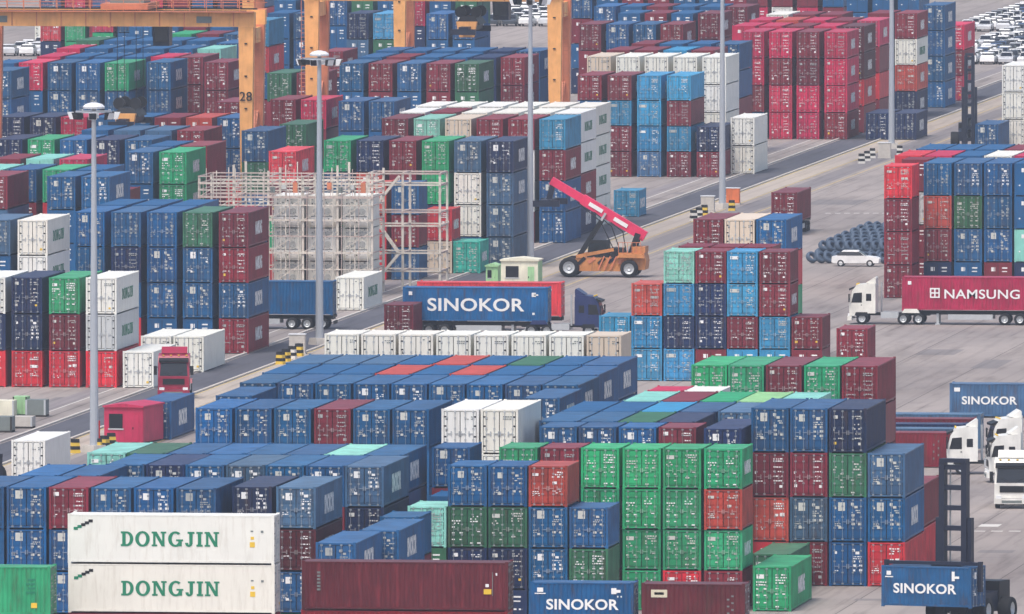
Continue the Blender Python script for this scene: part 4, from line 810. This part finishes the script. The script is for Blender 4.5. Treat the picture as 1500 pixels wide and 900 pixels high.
def lot(u0, v0, nx, ny, dy, where, u1=None):
    x0, y0 = ground(u0, v0)
    for j in range(ny):
        for i in range(nx):
            if rnd.random() < .06: continue
            x = x0 + i*2.3 + j*dy*.126 * .0 + rnd.uniform(-.12,.12); y = y0 + j*dy + rnd.uniform(-.3,.3); c = rnd.choice(CARC)
            nm = {244:'white',206:'silver',150:'grey',70:'dark grey',36:'black',60:'blue',120:'dark red'}[c[0]]
            car(f'{nm} car, {ONUM[i]} from left in {ONUM[j]} row of {where}', x, y, rnd.choice((0, math.pi)) + rnd.uniform(-.03,.03), c, f'cars in the {where}')
# ------------------------------------------------------------------ far car parks (the stack's rows run along the yard axis)
lot(1420, 94, 6, 9, 5.6, 'car park behind the white stack'); lot(1424, 76, 7, 14, 6.0, 'upper right corner car park'); lot(1418, 46, 9, 16, 7.6, 'upper right edge car park')
lot(696, 38, 5, 9, 8.5, 'car park between the crane legs'); lot(14, 82, 4, 8, 8.5, 'car park under the crane girder'); lot(845, 22, 3, 5, 8.5, 'car park beyond third crane leg')

# ------------------------------------------------------------------ wholly hidden lower tiers of the stacks: one mass
_verts = MB(); _mats = []
for i, (c, mb) in enumerate(sorted(FILL.items())):
    m = WHITE if c == '*' else SEAL if c == '#' else paint('stack_paint_' + CNAME[c].replace(' ', '_'), COL[c]); _mats.append(m); _verts.add(mb.v, mb.f, i)
tag(obj('container_stacks', _verts.mesh('container_stacks', *_mats)), 'smaller far and half hidden boxes stacked throughout the yard', 'container stacks', kind='stuff')
# pallets of pale blocks at the left kerb
for i, (u, v, wd, h, m, lab) in enumerate(((8, 612, 1.3, 1.3, PALEW, 'pale crate at left edge, upper row'), (29, 610, 1.1, 1.5, PG, 'pale green crate beside pale crate at left edge'), (52, 611, 1.6, 1.3, GREYP, 'grey crate, last of upper row at left edge'), (4, 634, 1.4, 1.2, GREYP, 'grey crate at left edge, lower row'), (33, 628, 1.5, .9, CONC, 'low concrete block between crates at left edge'))):
    x, y = ground(u, v); t = thing('crate', lab, 'crate', (x, y, 0)); a = wd/2
    g = MB(); g.box(-a, a, 0, 1.6, .15, h); obj('body', g.mesh('crate_body', m), t); g = MB(); [g.box(-a, a, k*.7, k*.7+.2, 0, .15) for k in range(3)]; obj('skid', g.mesh('crate_skid', UNDER), t)
    for k in (-1, 1): g = MB(); g.box(*sorted((k*a*.98, k*a*.8)), -.04, 0, .15, h); obj('batten', g.mesh('crate_batten', UNDER if i % 2 else GALV), t)

# ------------------------------------------------------------------ ground, road strips, kerbs, markings
def groundmat(name, c, c2, joint=6.0, jd=.25, rough=.9, sc=1.0, stain=.35):
    m = bpy.data.materials.new(name); m.use_nodes = True; n = m.node_tree.nodes; l = m.node_tree.links; b = n['Principled BSDF']; g = n.new('ShaderNodeNewGeometry')
    def noise(scale, det, sy=1.0):
        mp = n.new('ShaderNodeMapping'); mp.inputs['Scale'].default_value = (scale, scale*sy, scale); l.new(g.outputs['Position'], mp.inputs[0]); z = n.new('ShaderNodeTexNoise'); z.inputs['Scale'].default_value = 1; z.inputs['Detail'].default_value = det; z.inputs['Roughness'].default_value = .6; l.new(mp.outputs[0], z.inputs[0]); return z.outputs[0]
    def rng(s, a, b_, c_, d): r = n.new('ShaderNodeMapRange'); r.inputs[1].default_value = a; r.inputs[2].default_value = b_; r.inputs[3].default_value = c_; r.inputs[4].default_value = d; l.new(s, r.inputs[0]); return r.outputs[0]
    mx = n.new('ShaderNodeMix'); mx.data_type = 'RGBA'; mx.inputs[6].default_value = lin(c); mx.inputs[7].default_value = lin(c2); l.new(rng(noise(.06*sc, 5, .25), .35, .65, 0, 1), mx.inputs[0])
    m2 = n.new('ShaderNodeMix'); m2.data_type = 'RGBA'; m2.blend_type = 'MULTIPLY'; l.new(mx.outputs[2], m2.inputs[6]); m2.inputs[7].default_value = (.45,.43,.42,1); l.new(rng(noise(.5*sc, 7, .12), .5, .8, 0, stain), m2.inputs[0])
    m3 = n.new('ShaderNodeMix'); m3.data_type = 'RGBA'; m3.blend_type = 'MULTIPLY'; l.new(m2.outputs[2], m3.inputs[6]); m3.inputs[7].default_value = (.3,.3,.31,1); l.new(rng(noise(1.6, 4, .02), .57, .74, 0, .55), m3.inputs[0])
    wv = n.new('ShaderNodeTexWave'); wv.wave_type = 'BANDS'; wv.bands_direction = 'X'; wv.inputs['Scale'].default_value = .16; wv.inputs['Distortion'].default_value = 9; wv.inputs['Detail'].default_value = 3; wv.inputs['Detail Scale'].default_value = .35
    mpw = n.new('ShaderNodeMapping'); mpw.inputs['Scale'].default_value = (1, .06, 1); l.new(g.outputs['Position'], mpw.inputs[0]); l.new(mpw.outputs[0], wv.inputs[0])
    mt = n.new('ShaderNodeMix'); mt.data_type = 'RGBA'; mt.blend_type = 'MULTIPLY'; l.new(m3.outputs[2], mt.inputs[6]); mt.inputs[7].default_value = (.62,.61,.62,1); l.new(rng(wv.outputs[0], .88, .99, 0, .28), mt.inputs[0]); m3 = mt
    br = n.new('ShaderNodeTexBrick'); br.offset = .0; br.inputs['Scale'].default_value = 1.0; br.inputs['Brick Width'].default_value = joint; br.inputs['Row Height'].default_value = joint*3.5; br.inputs['Mortar Size'].default_value = .05; br.inputs['Color1'].default_value = br.inputs['Color2'].default_value = (1,1,1,1); br.inputs['Mortar'].default_value = (1-jd,)*3 + (1,); l.new(g.outputs['Position'], br.inputs[0])
    m4 = n.new('ShaderNodeMix'); m4.data_type = 'RGBA'; m4.blend_type = 'MULTIPLY'; m4.inputs[0].default_value = 1; l.new(m3.outputs[2], m4.inputs[6]); l.new(br.outputs[0], m4.inputs[7])
    l.new(m4.outputs[2], b.inputs['Base Color']); b.inputs['Roughness'].default_value = rough; b.inputs['Specular IOR Level'].default_value = .25; return m
def sheet(name, x0, x1, y0, y1, z, mat):
    g = MB(); g.add([(x0,y0,z),(x1,y0,z),(x1,y1,z),(x0,y1,z)], [(0,1,2,3)]); return tag(obj(name, g.mesh(name, mat)), kind='structure')
sheet('ground', -5200, 5200, -400, 8000, 0, groundmat('yard_concrete', (168,158,152), (142,134,131), 7.0, .55, stain=.8))
xr, yr = ground(330, 545)
ASPH = groundmat('asphalt_strip', (98,98,106), (84,85,93), 60, .1, stain=.5); LANE = groundmat('pale_lane', (186,174,160), (170,160,152), 9, .2)
sheet('road', xr - 2.0, xr + 1.9, 900, 2700, .006, ASPH)
sheet('road', xr + 2.4, xr + 5.2, 900, 2700, .006, LANE)
sheet('road', xr + 6.2, xr + 8.6, 900, 2700, .006, groundmat('second_strip', (138,132,132), (122,118,120), 40, .1))
sheet('road', xr - 7.0, xr - 5.4, 900, 2700, .006, groundmat('third_strip', (150,142,142), (134,128,130), 40, .1))
for a in (xr - 2.45, xr + 2.1):
    g = MB(); g.box(a, a + .25, 900, 2700, 0, .13); tag(obj('kerb', g.mesh('kerb', CONC)), kind='structure')
LINE = plain('worn_white_line', (214,210,204), .8, var=.3, scale=.8)
def line(x0, x1, y0, y1): g = MB(); g.add([(x0,y0,.01),(x1,y0,.01),(x1,y1,.01),(x0,y1,.01)], [(0,1,2,3)]); tag(obj('road_marking', g.mesh('road_marking', LINE)), kind='structure')
for u, v, n, st, wd, ln in ((1208, 313, 7, 14, .55, 1.0), (1425, 779, 4, 26, .8, .9), (1360, 766, 1, 10, .6, .8)):
    for k in range(n): x, y = ground(u + st*k, v); line(x, x + wd, y, y + ln)
x, y = ground(1432, 772); line(x, x + 1.4, y, y + 3.0)
YLINE = plain('worn_yellow_line', (200,176,110), .8, var=.3, scale=.5)
for a in (xr + 2.45, xr + 5.3, xr - 5.2, xr + 9.2): g = MB(); g.add([(a,900,.011),(a+.14,900,.011),(a+.14,2700,.011),(a,2700,.011)], [(0,1,2,3)]); tag(obj('road_marking', g.mesh('lane_line', YLINE if a > xr else LINE)), kind='structure')
PATCH = groundmat('asphalt_patch', (142,136,134), (126,121,121), 30, .05, stain=.5)
for u, v, wd, ln in ((1340, 520, 3.2, 9), (1420, 540, 2.2, 14), (1240, 440, 4.0, 7), (1380, 620, 2.5, 5), (1180, 300, 5, 12), (960, 380, 2.0, 10), (1430, 810, 2.4, 3), (1250, 880, 3.0, 2.0), (60, 590, 2.4, 8), (980, 285, 6, 5)):
    x, y = ground(u, v); sheet('pavement_patch', x, x + wd, y, y + ln, .004, PATCH)
# ------------------------------------------------------------------ the hazy air
g = MB(); g.box(-700, 300, -30, 2750, -1.0, CAM_H + 3); hz = MB(); HZ = bpy.data.materials.new('hazy_air'); HZ.use_nodes = True
n = HZ.node_tree.nodes; n.remove(n['Principled BSDF']); pv = n.new('ShaderNodeVolumePrincipled'); pv.inputs['Density'].default_value = HAZE = .00011; pv.inputs['Color'].default_value = (.84,.9,.99,1); pv.inputs['Anisotropy'].default_value = .3
HZ.node_tree.links.new(pv.outputs[0], n['Material Output'].inputs['Volume'])
tag(obj('haze', g.mesh('haze', HZ)), kind='stuff')
